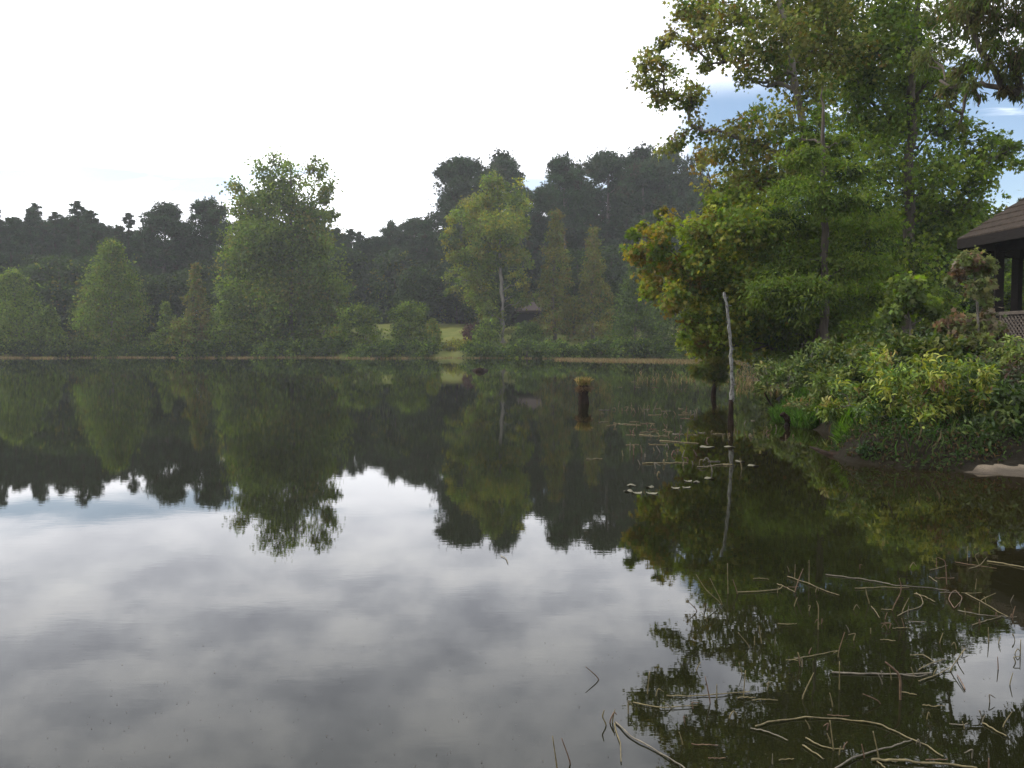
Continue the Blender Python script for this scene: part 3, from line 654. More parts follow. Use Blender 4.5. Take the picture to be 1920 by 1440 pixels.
hero('maple_tree', 'large dark green maple with a dark trunk, its long branch reaching the right edge', 'tree', 29, 1700,
     [(1702, 560), (1704, 430), (1706, 300), (1710, 180), (1716, 60), (1722, -80), (1725, -220)],
     [(1600, 70, 55), (1660, 40, 50), (1720, 60, 45), (1770, 30, 34), (1790, 80, 30), (1625, 150, 55), (1690, 140, 50), (1750, 130, 34), (1780, 170, 24), (1590, 210, 50), (1655, 230, 60), (1720, 220, 50), (1775, 240, 40), (1820, 270, 36), (1860, 262, 22), (1860, 300, 34), (1895, 280, 18), (1905, 305, 14), (1830, 330, 40), (1770, 320, 50), (1700, 320, 60), (1630, 320, 60), (1590, 380, 60), (1670, 410, 70), (1750, 400, 60), (1815, 395, 40), (1640, 490, 60), (1710, 490, 65), (1780, 470, 50), (1600, 560, 50), (1670, 570, 50), (1740, 560, 50), (1560, 300, 45), (1545, 120, 35), (1690, 90, 45, -1.5), (1705, 180, 45, -1.5), (1640, 100, 45, -1), (1735, 130, 36, -1), (1680, 10, 50, -1), (1560, 20, 45), (1600, 150, 45),
      (1640, -60, 60), (1710, -70, 60), (1780, -60, 45), (1580, -20, 45), (1660, -160, 55), (1730, -170, 55), (1700, -260, 45), (1780, -150, 35)],
     304, [((.095, .14, .024), 5), ((.13, .18, .032), 4), (G_MID, 2), (G_LIGHT, 3), (G_DARK, 1)], 52000, .125, .12, 'star', bark=BARK, r0=.21, r1=.035, jit=1.9, depth=1.3, extra=4, sub=24, tight=.30, droop=.7, twig=8, open_trunk=True)
hero('oak_tree', 'oak with drooping narrow brown green leaves hanging in at the top right corner', 'tree', 19, 2190,
     [(2170, 500), (2150, 300), (2120, 130), (2080, 0), (2050, -120)],
     [(1815, 30, 30), (1850, 60, 40), (1900, 30, 55), (1850, 110, 38), (1905, 110, 50), (1810, 130, 26), (1785, 165, 20), (1825, 165, 26), (1770, 195, 14), (1835, 200, 16), (1880, 165, 26), (1910, 175, 18), (1960, 60, 70), (1970, 150, 50), (1860, -30, 60), (1940, -60, 80), (2030, 60, 80), (2030, -60, 90), (2120, 60, 80), (2100, 160, 60), (2120, -90, 90), (1820, -80, 50), (1900, -150, 70), (2020, -180, 80), (2200, 100, 70), (2220, -40, 80)],
     305, [((.11, .12, .035), 4), ((.085, .105, .03), 4), ((.13, .11, .05), 1.5), (G_MID, 2)], 44000, .14, .035, 'rhomb', bark=BARK, r0=.26, r1=.05, jit=1.2, depth=1.2, extra=6, sub=22, tight=.20, droop=1.8, twig=6)

# trees behind on the right bank
gr = 'green trees filling the right bank behind the big trees'
for i, (px, ty, D) in enumerate([(1500, 470, 52), (1560, 430, 45), (1630, 410, 48), (1700, 400, 42), (1770, 395, 46), (1830, 385, 50), (1890, 410, 44), (1960, 390, 48), (1535, 560, 38), (1610, 560, 36), (1740, 540, 36), (1800, 520, 37), (1860, 500, 38), (1930, 480, 36), (2010, 420, 44), (1480, 520, 62), (1450, 470, 72), (1600, 380, 62), (1750, 370, 64), (1900, 400, 66), (2050, 300, 40), (2150, 260, 34)]):
    put(('b1', 'g1', 'b2')[i % 3], px, ty, D, 'green leafy tree in the thicket behind the big right bank trees', gr, 1.25)
put('s1', 1905, 368, 58, 'small pointed pine top just above the gazebo roof', None, .7)

# slim things at the right bank edge
def thin_tree(name, label, D, bx, trunk, clumps, seed, cols, n, L_, W_, tpl, **kw):
    return hero(name, label, 'tree', D, bx, trunk, clumps, seed, cols, n, L_, W_, tpl, **kw)
thin_tree('maple_sapling', 'slim maple sapling with grey stem behind the bright shrub', 17, 1712, [(1710, 640), (1704, 590), (1700, 540)],
     [(1700, 560, 28), (1670, 585, 22), (1735, 570, 24), (1700, 530, 24), (1755, 585, 16), (1645, 600, 14)], 311, [((.085, .12, .03), 3), (G_LIGHT, 2)], 1800, .10, .09, 'star', bark=BARK_GREY, r0=.035, r1=.01, jit=.4, droop=.9)
thin_tree('sweetgum_sapling', 'reddish pink leaved sweetgum sapling left of the gazebo', 15, 1835, [(1835, 640), (1832, 560), (1822, 490)],
     [(1815, 485, 22), (1838, 500, 22), (1800, 520, 20), (1830, 540, 26), (1860, 520, 16), (1780, 610, 24), (1800, 640, 30), (1840, 610, 32), (1850, 570, 20), (1870, 620, 24), (1830, 660, 36), (1880, 680, 36), (1785, 660, 24), (1780, 530, 8)], 312,
     [((.13, .14, .055), 3), ((.13, .085, .05), 2), ((.10, .12, .04), 4), ((.19, .16, .11), 1)], 5200, .085, .085, 'star', bark=BARK_GREY, r0=.03, r1=.008, jit=.5, droop=.9)

# ------------------------------------------------------------------ bank shrubs (near)
def bush(label, D, bx, clumps, seed, cols, n, L_, W_, tpl='lance', jit=.5, extra=6, droop=.3, name='bush', twig=5, tight=.26, mat=None, nst=0):
    t_ = hero(name, label, 'shrub', D, bx, [(bx, np.mean([c[1] for c in clumps])+20), (bx+8, min(c[1] for c in clumps)+20)], clumps, seed, cols, n, L_, W_, tpl, mat=mat or LEAF_GLOSS, bark=BARK_GREY, r0=.022, r1=.006, jit=jit, depth=1.2, extra=extra, droop=droop, tight=tight, twig=twig, parts=('stems', 'foliage'), rise=.8, limb_r=.5, flat=.8)
    return t_
BR = [((.15, .20, .035), 5), ((.23, .25, .045), 3), ((.08, .13, .028), 3), ((.28, .25, .07), .8), ((.16, .10, .045), .5), ((.05, .085, .02), 2)]
bush('big bright yellow green shrub with long pointed leaves on the near right bank', 12.0, 1770,
     [(1650, 735, 24), (1680, 715, 28), (1715, 700, 30), (1760, 698, 32), (1805, 695, 32), (1845, 700, 26), (1670, 770, 30), (1710, 750, 36), (1760, 745, 38), (1810, 750, 38), (1850, 740, 30), (1640, 795, 22), (1680, 805, 28), (1725, 795, 32), (1775, 790, 32), (1625, 770, 18), (1630, 815, 16), (1700, 830, 18), (1820, 790, 26)],
     401, BR, 9500, .088, .034, jit=.55, extra=8)
bush('dark green shrub between the bright shrub and the sand', 11.4, 1860,
     [(1830, 820, 30), (1870, 800, 34), (1905, 790, 34), (1860, 770, 28), (1900, 750, 32), (1940, 770, 40), (1780, 835, 24), (1885, 835, 24), (1925, 830, 26), (1960, 830, 30), (1800, 860, 14), (1990, 800, 40)],
     402, [((.065, .095, .022), 4), ((.09, .13, .03), 2), (G_DARK, 3)], 4800, .10, .042, jit=.4)
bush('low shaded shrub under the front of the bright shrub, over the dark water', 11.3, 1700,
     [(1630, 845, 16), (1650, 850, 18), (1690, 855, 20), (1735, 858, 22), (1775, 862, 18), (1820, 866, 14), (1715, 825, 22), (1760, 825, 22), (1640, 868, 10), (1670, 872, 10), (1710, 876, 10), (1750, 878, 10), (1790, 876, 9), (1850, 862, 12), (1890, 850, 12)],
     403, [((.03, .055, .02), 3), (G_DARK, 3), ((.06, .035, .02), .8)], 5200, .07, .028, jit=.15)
bush('green shrub at the bend of the bank behind the bright grass', 15.5, 1600,
     [(1560, 745, 24), (1590, 720, 24), (1620, 735, 26), (1570, 780, 20), (1600, 765, 26), (1630, 775, 22), (1540, 720, 20), (1580, 705, 18), (1650, 700, 20)],
     404, [((.11, .15, .032), 4), ((.17, .20, .04), 2), (G_MID, 3)], 4200, .10, .038, jit=.6)
bush('pale leaved shrub at the far corner of the bank beside the reeds', 20, 1515,
     [(1480, 690, 22), (1505, 715, 26), (1545, 660, 18), (1535, 690, 24), (1560, 640, 14), (1478, 722, 18), (1530, 735, 22), (1470, 700, 12), (1555, 715, 20)],
     405, [((.11, .15, .035), 4), ((.07, .105, .025), 3), ((.18, .20, .06), 1)], 3600, .115, .045, jit=.7)
bush('yellowing low shrub hanging over the water by the leaning stub', 16.5, 1530,
     [(1510, 770, 18), (1530, 785, 16), (1555, 790, 18), (1545, 765, 16), (1570, 805, 14)],
     406, [((.17, .17, .05), 3), ((.10, .13, .04), 3), ((.16, .10, .04), 1)], 1600, .085, .03, jit=.3)
bush('reddish brown brush behind the bright shrub, below the gazebo', 13.2, 1880,
     [(1870, 700, 30), (1900, 720, 30), (1860, 740, 26), (1905, 690, 26), (1940, 700, 36), (1840, 680, 22)],
     407, [((.075, .05, .028), 3), ((.05, .065, .025), 3), (G_MID, 1)], 2600, .075, .032, jit=.5)
bush('light green sprig shrub in front of the gazebo lattice', 13.6, 1910,
     [(1905, 640, 12), (1912, 655, 14), (1900, 670, 16), (1925, 660, 20), (1885, 680, 14)],
     408, [((.16, .20, .045), 3), ((.09, .13, .03), 2)], 900, .11, .042, jit=.3)
gq = 'undergrowth shrubs on the right bank'
ug = [(1640, 15.5), (1700, 15), (1760, 14.5), (1590, 19), (1650, 20), (1720, 19), (1560, 24), (1520, 27), (1620, 26), (1690, 25), (1500, 33), (1540, 36), (1480, 40), (1470, 50), (1460, 60), (1440, 70), (1400, 82), (1850, 22), (1760, 24)]
ugp = []
for i, (px, D) in enumerate(ug):
    x, y, z = at_px(px, D)
    if i < 2:
        t_ = make_tree('undergrowth_shrub', ('dark low shrub in the undergrowth right behind the green bend shrub', 'dark low shrub in the undergrowth right behind the bright shrub')[i], 'shrub', (x, y, z), 1.15, 1.05, .05, dome, 420+i, [((.075, .105, .02), 3), (G_DARK, 2), ((.11, .12, .028), 1)], 4200, .10, .05, 'cup', LEAF_GLOSS, BARK, 22, gq, .3, 1, .012, 14, .25, parts=('stems', 'foliage'), multi=4)
        ugp.append(t_)
    else:
        copy_thing(ugp[i % 2], (x, y, z), RG.uniform(0, 6), RG.uniform(.8, 1.2)*(1 if D < 30 else 1.9), 'dark low shrub in the right bank undergrowth '+('far along the cove' if D > 31 else 'under the feathery cypress' if D > 23 else 'behind the corner shrub' if px < 1680 else 'under the maple sapling' if px < 1800 else 'near the gazebo'), gq)

# ------------------------------------------------------------------ grass (countless blades)
def blades(name, label, pts, hts, seed, cols, wdt=.007, lean=.35, mat=None):
    rng = np.random.RandomState(seed); n = len(pts); pts = np.array(pts); hts = np.array(hts)
    d = unit(np.stack([rng.normal(size=n)*lean, rng.normal(size=n)*lean, np.ones(n)], 1)); nr = unit(rng.normal(size=(n, 3))*[1, 1, .2])
    pal = np.array([c[0] for c in cols]); pw = np.array([c[1] for c in cols], float); pw /= pw.sum()
    col = pal[rng.choice(len(pal), n, p=pw)]*(1+.18*rng.normal(size=(n, 1)))
    me = leaf_mesh(name, pts, d, nr, hts, np.full(n, wdt), col, 'lance', mat or LEAF)
    return tag(link_obj(name, me), label, 'grass', kind='stuff')
def grass_patch(spots, n, seed):
    rng = np.random.RandomState(seed); P_ = []; H_ = []
    for (px, py, rpx, hgt) in spots:
        c = Wt(px, py); r = rpx*c[1]/F
        for k in range(n):
            a = rng.uniform(0, 2*pi); rr = r*math.sqrt(rng.uniform()); x = c[0]+rr*cos(a); y = c[1]+rr*sin(a)*2.2
            P_.append((x, y, max(hz(x, y), 0)-.01)); H_.append(hgt*rng.uniform(.5, 1.2))
    return P_, H_
p_, h_ = grass_patch([(1480, 792, 26, .30), (1510, 800, 24, .28), (1465, 785, 14, .24), (1540, 800, 18, .22), (1492, 776, 22, .3)], 900, 1)
blades('grass_tuft', 'bright green grass growing from the water edge near the leaning stub', p_, h_, 2, [((.08, .165, .03), 4), ((.12, .20, .04), 2), ((.05, .09, .02), 2)])
p_, h_ = grass_patch([(1592, 840, 14, .30), (1604, 832, 14, .32), (1582, 848, 8, .2)], 650, 3)
blades('grass_tuft', 'vivid yellow green grass clump at the foot of the bright shrub', p_, h_, 4, [((.13, .24, .035), 4), ((.17, .26, .05), 2), ((.07, .12, .025), 2)])
rng = np.random.RandomState(9); P_ = []; H_ = []
while len(P_) < 9000:
    x = rng.uniform(4.3, 12); y = rng.uniform(10.5, 24); d = float(shore_dist(np.array([x]), np.array([y]))[0])
    if d > .1 and not (y < 10.9+.13*(x-5.4) and x > 5.4): P_.append((x, y, hz(x, y)-.01)); H_.append(rng.uniform(.08, .28))
blades('bank_grass', 'dark mixed grass and weeds covering the right bank', P_, H_, 10, [((.04, .08, .02), 3), ((.07, .10, .03), 2), ((.10, .08, .04), 1)])

rng = np.random.RandomState(19); P_ = []
while len(P_) < 9000:
    x = rng.uniform(4.2, 10); y = rng.uniform(10.4, 13.2); d = float(shore_dist(np.array([x]), np.array([y]))[0])
    if d > -.05 and y > 10.50+.30*(x-5.4)+.05*rng.normal() and rng.uniform() < .35+.65*(np.sin(x*5.1+1)*np.sin(y*6.3+x) > -.3): P_.append((x, y, max(hz(x, y), 0)+rng.uniform(0, .10)))
P_ = np.array(P_); n = len(P_); pal = np.array([G_DARK, (.045, .075, .02), (.05, .035, .018), (.09, .06, .03)]); col = pal[rng.choice(4, n, p=[.45, .25, .2, .1])]*(1+.2*rng.normal(size=(n, 1)))
me = leaf_mesh('bank_weeds', P_, unit(rng.normal(size=(n, 3))+[-.3, -.6, .1]), unit(rng.normal(size=(n, 3))*.6+[0, -.5, .8]), rng.uniform(.03, .085, n), rng.uniform(.015, .035, n), col, 'cup', LEAF)
tag(link_obj('bank_weeds', me), 'dark creeping weeds and dead leaves on the muddy bank under the bright shrub', 'weeds', kind='stuff')
# ------------------------------------------------------------------ haze
HZ = new_mat('haze'); o = T(HZ, 'ShaderNodeOutputMaterial'); pvn = T(HZ, 'ShaderNodeVolumePrincipled')
pvn.inputs['Color'].default_value = (.95, .97, 1.0, 1); pvn.inputs['Density'].default_value = .00052; pvn.inputs['Anisotropy'].default_value = .2
L(HZ, pvn.outputs[0], o.inputs['Volume'])
q = MB(); q.box((0, 60, 22), (640, 640, 56)); hb = q.build('haze', HZ); tag(hb, 'thin pale haze in the air over the pond', 'haze', kind='stuff')

exec_rest = True
# ------------------------------------------------------------------ gazebo
g0 = np.array([13.1, 18.85]); GR = 2.5; GD = 1.33
gz = thing('gazebo', 'dark wooden octagonal gazebo with shingle roof at the right edge', 'gazebo', (g0[0], g0[1], GD))
a0 = math.atan2(.30, -.954)
ang = [a0 + k*pi/4 for k in range(8)]
WOODG = mat_noise('weathered_wood', (.045, .036, .030), (.15, .125, .105), 10, .85, .4, (1, 1, 6))
PH_ = 2.36
for k, a in enumerate(ang):
    q = MB(); q.box((GR*cos(a), GR*sin(a), PH_/2), (.17, .17, PH_), a); q.box((GR*cos(a), GR*sin(a), .93), (.20, .20, .12), a)
    q.build('post', DARKWOOD, gz)
q = MB(); RO = 3.35; RZ0 = PH_+.02; APX = 2.2
tiers = 14
for t_i in range(tiers):        # overlapping shingle courses
    f0 = t_i/tiers; f1 = (t_i+1.25)/tiers
    ra, rb = RO*(1-f0), RO*max(0.0, 1-f1); za = RZ0+.10+(APX)*f0+.035; zb = RZ0+.10+APX*min(f1, 1)
    vs_ = [(ra*cos(a), ra*sin(a), za) for a in ang]+[(rb*cos(a), rb*sin(a), zb) for a in ang]+[(ra*cos(a), ra*sin(a), za-.03) for a in ang]
    q.add(vs_, [(k, (k+1) % 8, 8+(k+1) % 8, 8+k) for k in range(8)]+[(16+k, 16+(k+1) % 8, (k+1) % 8, k) for k in range(8)])
q.build('roof', mat_noise('shingles', (.016, .012, .009), (.065, .048, .036), 5, .9, .7, (3, 3, 1)), gz)
q = MB()
ri = RO-.06
vs_ = [(RO*cos(a), RO*sin(a), RZ0+.10) for a in ang]+[(RO*cos(a), RO*sin(a), RZ0-.10) for a in ang]+[(ri*cos(a), ri*sin(a), RZ0-.10) for a in ang]+[(ri*cos(a), ri*sin(a), RZ0+.10) for a in ang]
q.add(vs_, [(k, 8+k, 8+(k+1) % 8, (k+1) % 8) for k in range(8)]+[(8+k, 16+k, 16+(k+1) % 8, 8+(k+1) % 8) for k in range(8)]+[(16+k, 24+k, 24+(k+1) % 8, 16+(k+1) % 8) for k in range(8)])
q.add([(ri*cos(a), ri*sin(a), RZ0+.06) for a in ang], [tuple(range(7, -1, -1))])
q.build('fascia', DARKWOOD, gz)
for k, a in enumerate(ang):
    b_a = ang[(k+1) % 8]; A = np.array([GR*cos(a), GR*sin(a)]); B = np.array([GR*cos(b_a), GR*sin(b_a)])
    q = MB(); q.beam((*A, PH_-.08), (*B, PH_-.08), .12, .2); q.build('header_beam', DARKWOOD, gz)
    if k == 3: continue
    dv = (B-A)/np.linalg.norm(B-A); A2 = A+dv*.09; B2 = B-dv*.09
    q = MB(); q.beam((*A2, .84), (*B2, .84), .10, .07); q.beam((*A2, .16), (*B2, .16), .06, .07)
    for E, s_ in ((A2, 1), (B2, -1)):
        q.beam((*(E+dv*.05*s_), .20), (*(E+dv*.05*s_), .80), .05, .08)
    rl = q.build('railing', WOODG, gz)
    q = MB(); ln = np.linalg.norm(B2-A2); h0, h1 = .20, .80
    for s_ in (-1, 1):
        off = .012*s_; nv_ = np.array([-dv[1], dv[0]])*off
        u = -(h1-h0)
        while u < ln:
            ua, ub = u, u+(h1-h0); za, zb = h0, h1
            if ua < .08: za += .08-ua; ua = .08
            if ub > ln-.08: zb -= ub-(ln-.08); ub = ln-.08
            if ub > ua+.02:
                if s_ < 0: ua2, ub2 = ln-ua, ln-ub
                else: ua2, ub2 = ua, ub
                pa = A2+dv*ua2+nv_; pb = A2+dv*ub2+nv_
                q.beam((*pa, za), (*pb, zb), .010, .03)
            u += .115
    q.build('lattice', WOODG, rl)
q = MB(); q.add([(2.75*cos(a), 2.75*sin(a), 0) for a in ang]+[(2.75*cos(a), 2.75*sin(a), -.16) for a in ang], [tuple(range(8))]+[(8+k, 8+(k+1) % 8, (k+1) % 8, k) for k in range(8)]+[tuple(range(15, 7, -1))])
q.build('deck', WOODG, gz)
q = MB()
for a in ang: q.box((2.4*cos(a), 2.4*sin(a), -.16-.4), (.16, .16, .8), a)
q.build('footing', DARKWOOD, gz)

# ------------------------------------------------------------------ standing and floating dead wood
def dead_pole():
    D = Wt(1369, 797)[1]; rng = np.random.RandomState(7)
    t_ = thing('dead_tree', 'slender lichen grey dead trunk standing bare in the water', 'dead tree', (*Wt(1369, 797)[:2], 0))
    org = np.array(t_.location)
    pp = [P(1371, 810, D), P(1370, 780, D), P(1371, 755, D), P(1373, 720, D), P(1371, 680, D), P(1371, 650, D), P(1367, 610, D), P(1363, 575, D), P(1358, 548, D)]
    pp = np.array([p-org for p in pp]); pp[0][2] = -.3
    s = np.linspace(2, len(pp)-1, 26); up = np.array([[np.interp(v, range(len(pp)), pp[:, k]) for k in range(3)] for v in s])
    up[1:-1] += rng.normal(size=(24, 3))*.006
    q = MB(); q.tube(up, np.linspace(.038, .021, 26)*(1+.13*rng.normal(size=26)), 9, .12, rng)
    for (k, dx, dz) in ((4, .07, .02), (5, -.04, .03), (17, -.06, .03), (21, .08, .01), (23, .05, .05), (12, .05, -.02)):
        a = up[k]; q.tube([a, a+np.array([dx*.6, -.01, dz*.4]), a+np.array([dx, -.03, dz])], [.016, .011, .004], 5)
    q.build('trunk', LICHEN, t_, True)
    s = np.linspace(0, 2.15, 8); lo = np.array([[np.interp(v, range(len(pp)), pp[:, k]) for k in range(3)] for v in s])
    q = MB(); q.tube(lo, np.linspace(.062, .038, 8)*(1+.1*rng.normal(size=8)), 9, .15, rng); q.build('wet_base', WETWOOD, t_, True)
dead_pole()

def stump_grass():
    c = Wt(1094, 757); t_ = thing('stump', 'dark round stump in open water with a tuft of tan grass on top', 'stump', (c[0], c[1], 0))
    rng = np.random.RandomState(8); hh = P(1094, 722, c[1])[2]
    q = MB(); n = 7; q.tube([(0, 0, -.3)]+[(rng.normal()*.004, 0, hh*k/(n-1)) for k in range(n)], [.14]+[.125+.008*rng.normal() for k in range(n)], 14, .07, rng)
    q.build('stump_wood', WETWOOD, t_, True)
    n = 420; a = rng.uniform(0, 2*pi, n); r = .12*np.sqrt(rng.uniform(size=n))
    pts = np.stack([r*np.cos(a), r*np.sin(a), np.full(n, hh-.02)], 1); d = unit(np.stack([np.cos(a)*r*4.5+rng.normal(size=n)*.15, np.sin(a)*r*4.5+rng.normal(size=n)*.15, np.ones(n)], 1))
    col = np.array([(.36, .28, .13)])*(1+.25*rng.normal(size=(n, 1)))
    k = rng.uniform(size=n) < .25; col[k] = (.10, .16, .04)
    me = leaf_mesh('grass_tuft', pts, d, unit(rng.normal(size=(n, 3))), rng.uniform(.12, .27, n), np.full(n, .009), col, 'lance', LEAF)
    link_obj('grass_tuft', me, t_)
    n = 160; a = rng.uniform(0, 2*pi, n); pts = np.stack([.125*np.cos(a), .125*np.sin(a), np.full(n, hh)-rng.uniform(0, .08, n)], 1)
    d = unit(np.stack([np.cos(a), np.sin(a), -rng.uniform(.2, 2, n)], 1))
    me = leaf_mesh('hanging_grass', pts, d, unit(rng.normal(size=(n, 3))), rng.uniform(.08, .2, n), np.full(n, .008), np.array([(.16, .11, .06)])*(1+.2*rng.normal(size=(n, 1))), 'lance', LEAF)
    link_obj('hanging_grass', me, t_)
stump_grass()

c = Wt(1338, 744); D = c[1]
hero('cypress_sapling', 'small cypress sapling with dark stub trunk standing in the water behind the grey pole', 'tree', D, 1338, [(1338, 720), (1340, 690), (1345, 650)],
     [(1312, 690, 14), (1335, 680, 18), (1358, 672, 18), (1322, 702, 14), (1345, 705, 16), (1300, 697, 8), (1350, 645, 16), (1365, 690, 10)], 501, [((.09, .11, .03), 3), (G_OLIVE, 2), (G_MID, 2)], 2600, .13, .09, 'spray', bark=WETWOOD, r0=.085, r1=.01, jit=.3, droop=.9, flat=.6)

def stick(name, label, pts, rad, mat, cat='stick', sides=7, group=None, seed=1, rough=.1):
    rng = np.random.RandomState(seed); pts = np.array(pts, float); org = pts[0].copy(); org[2] = 0
    n = 4*len(pts); s = np.linspace(0, len(pts)-1, n); pp = np.array([[np.interp(v, range(len(pts)), pts[:, k]) for k in range(3)] for v in s])
    for _ in range(2): pp[1:-1] = (pp[:-2]+2*pp[1:-1]+pp[2:])/4
    rr = np.interp(s, range(len(pts)), rad) if not np.isscalar(rad) else np.linspace(rad, rad*.75, n)
    q = MB(); q.tube(pp-org, rr*(1+.08*rng.normal(size=n)), sides, rough, rng)
    o_ = q.build(name, mat, None, True); o_.location = tuple(org); return tag(o_, label, cat, group)
Dk = Wt(1472, 800)[1]
stick('dead_stub', 'black crooked dead stub sticking out of the water by the bright grass', [Wt(1466, 815, -.2), P(1475, 800, Dk), P(1478, 790, Dk), P(1474, 782, Dk), P(1468, 776, Dk), P(1463, 780, Dk)], [.07, .055, .05, .055, .05, .02], WETWOOD, 'stub', seed=3)
stick('fallen_log', 'dark wet log lying in the water at the foot of the bank', [Wt(1520, 838, .0), Wt(1550, 850, .01), Wt(1580, 855, .02), Wt(1612, 852, .06)], [.015, .03, .04, .03], WETWOOD, 'log', 11, seed=4, rough=.28)
stick('broken_root', 'small dark root poking up beside the wet log', [Wt(1592, 878, -.05), P(1588, 866, 11.6), P(1578, 858, 11.6)], [.02, .015, .006], WETWOOD, 'root', seed=5)
stick('fallen_branch', 'thin grey branch leaning across the shade above the bright shrub', [P(1636, 682, 16), P(1665, 672, 16), P(1700, 662, 16), P(1745, 655, 16)], [.025, .022, .018, .01], BARK_GREY, 'branch', seed=6)
stick('fallen_branch', 'reddish fallen branch at the waterline below the corner shrub', [Wt(1430, 728, .0), P(1445, 722, 26), P(1460, 716, 26), P(1475, 712, 26)], [.02, .03, .03, .02], WETWOOD, 'branch', seed=61)
stick('floating_log', 'short dark log floating far out near the lawn', [Wt(888, 695, .0), Wt(900, 696, .04), Wt(913, 695, .0)], [.10, .2, .08], WETWOOD, 'log', seed=62)

# ------------------------------------------------------------------ lotus stalks in the water
STALK = mat_noise('dry_stalk', (.05, .04, .018), (.20, .16, .07), 30, .6, .3, (1, 1, 1), spec=.4, bdist=.002)
STALK_RED = mat_noise('brown_stalk', (.05, .026, .016), (.17, .11, .065), 30, .7, .3, spec=.3, bdist=.002)
STALK_PALE = mat_noise('pale_stalk', (.055, .046, .034), (.17, .145, .10), 30, .6, .3, spec=.4, bdist=.002)
gs = 'broken stalks in the foreground water'
GENM = 'small broken tan stalk standing in the middle water near the grey dead pole'
GENF = 'thin broken tan stalk among the tangle in the lower right water'
def resolve(pts):
    out = []; D = None
    for i, p in enumerate(pts):
        if len(p) == 2:
            q_ = Wt(*p, .006); D = q_[1]; out.append(q_)
        else:
            if D is None:
                nx = [w_ for w_ in pts if len(w_) == 2][0]; D = Wt(*nx)[1]
            out.append(P(p[0], p[1], D-.0))
    return out
def stalk(pts, label, r=.0065, mat=None, group=None, seed=0):
    pp = resolve(pts); up = any(len(p) == 3 for p in pts)
    if up and len(pts[0]) == 2 and len(pts[1]) == 3:
        b0 = pp[0].copy(); b0[2] = -.12; d0 = pp[1]-pp[0]; b0[0] -= d0[0]*.3; pp = [b0]+pp
    rr = [r]*len(pp); rr[-1] = r*.6
    if all(len(p) == 2 for p in pts) and len(pp) > 1:      # floating stalks wander a little and dip under here and there
        rs = np.random.RandomState(seed+7); src_ = np.array(pp); m_n = max(8, 3*len(src_)); sv = np.linspace(0, len(src_)-1, m_n)
        pp = np.array([[np.interp(v, range(len(src_)), src_[:, k]) for k in range(3)] for v in sv])
        ln_ = np.linalg.norm(src_[-1]-src_[0]); pp[:, :2] += np.cumsum(rs.normal(size=(m_n, 2)), 0)*min(ln_, .6)*.0035; pp[:, 2] += rs.normal(size=m_n)*r*.55
        rr = r*np.linspace(1, .7, m_n)
    if label in (GENF, GENM):
        e0, e1 = np.array(pts[0][:2]), np.array(pts[-1][:2]); d_ = e1-e0; up_ = any(len(p) == 3 for p in pts)
        post = ('lying flat' if not up_ else 'bent over' if len(pts) > 2 else 'leaning left' if d_[0] < -.25*abs(d_[1]) else 'leaning right' if d_[0] > .25*abs(d_[1]) else 'standing upright')
        mat = mat or STALK; colr = {'dry_stalk': 'tan', 'brown_stalk': 'reddish brown', 'pale_stalk': 'pale straw'}[(mat or STALK).name]
        sz_ = 'short' if np.linalg.norm(d_) < 18 else 'thin'
        cx, cy = (e0+e1)/2
        if label == GENF:
            zx = 'left' if cx < 1500 else 'middle' if cx < 1720 else 'right'; zy = 'upper tangle' if cy < 1190 else 'lower tangle' if cy < 1330 else 'bottom water'
            label = '%s %s stalk %s at the %s of the %s' % (sz_, colr, post, zx, zy)
        else:
            zx = 'left of the stub sapling' if cx < 1230 else 'below the sapling' if cx < 1350 else 'by the grey pole'; zy = 'far' if cy < 750 else 'middle' if cy < 830 else 'near'
            label = '%s %s stalk %s, %s row, %s' % (sz_, colr, post, zy, zx)
    return stick('broken_stalk', label, pp, rr, mat or STALK, 'stalk', 6, group, seed, .06)
u = 'u'
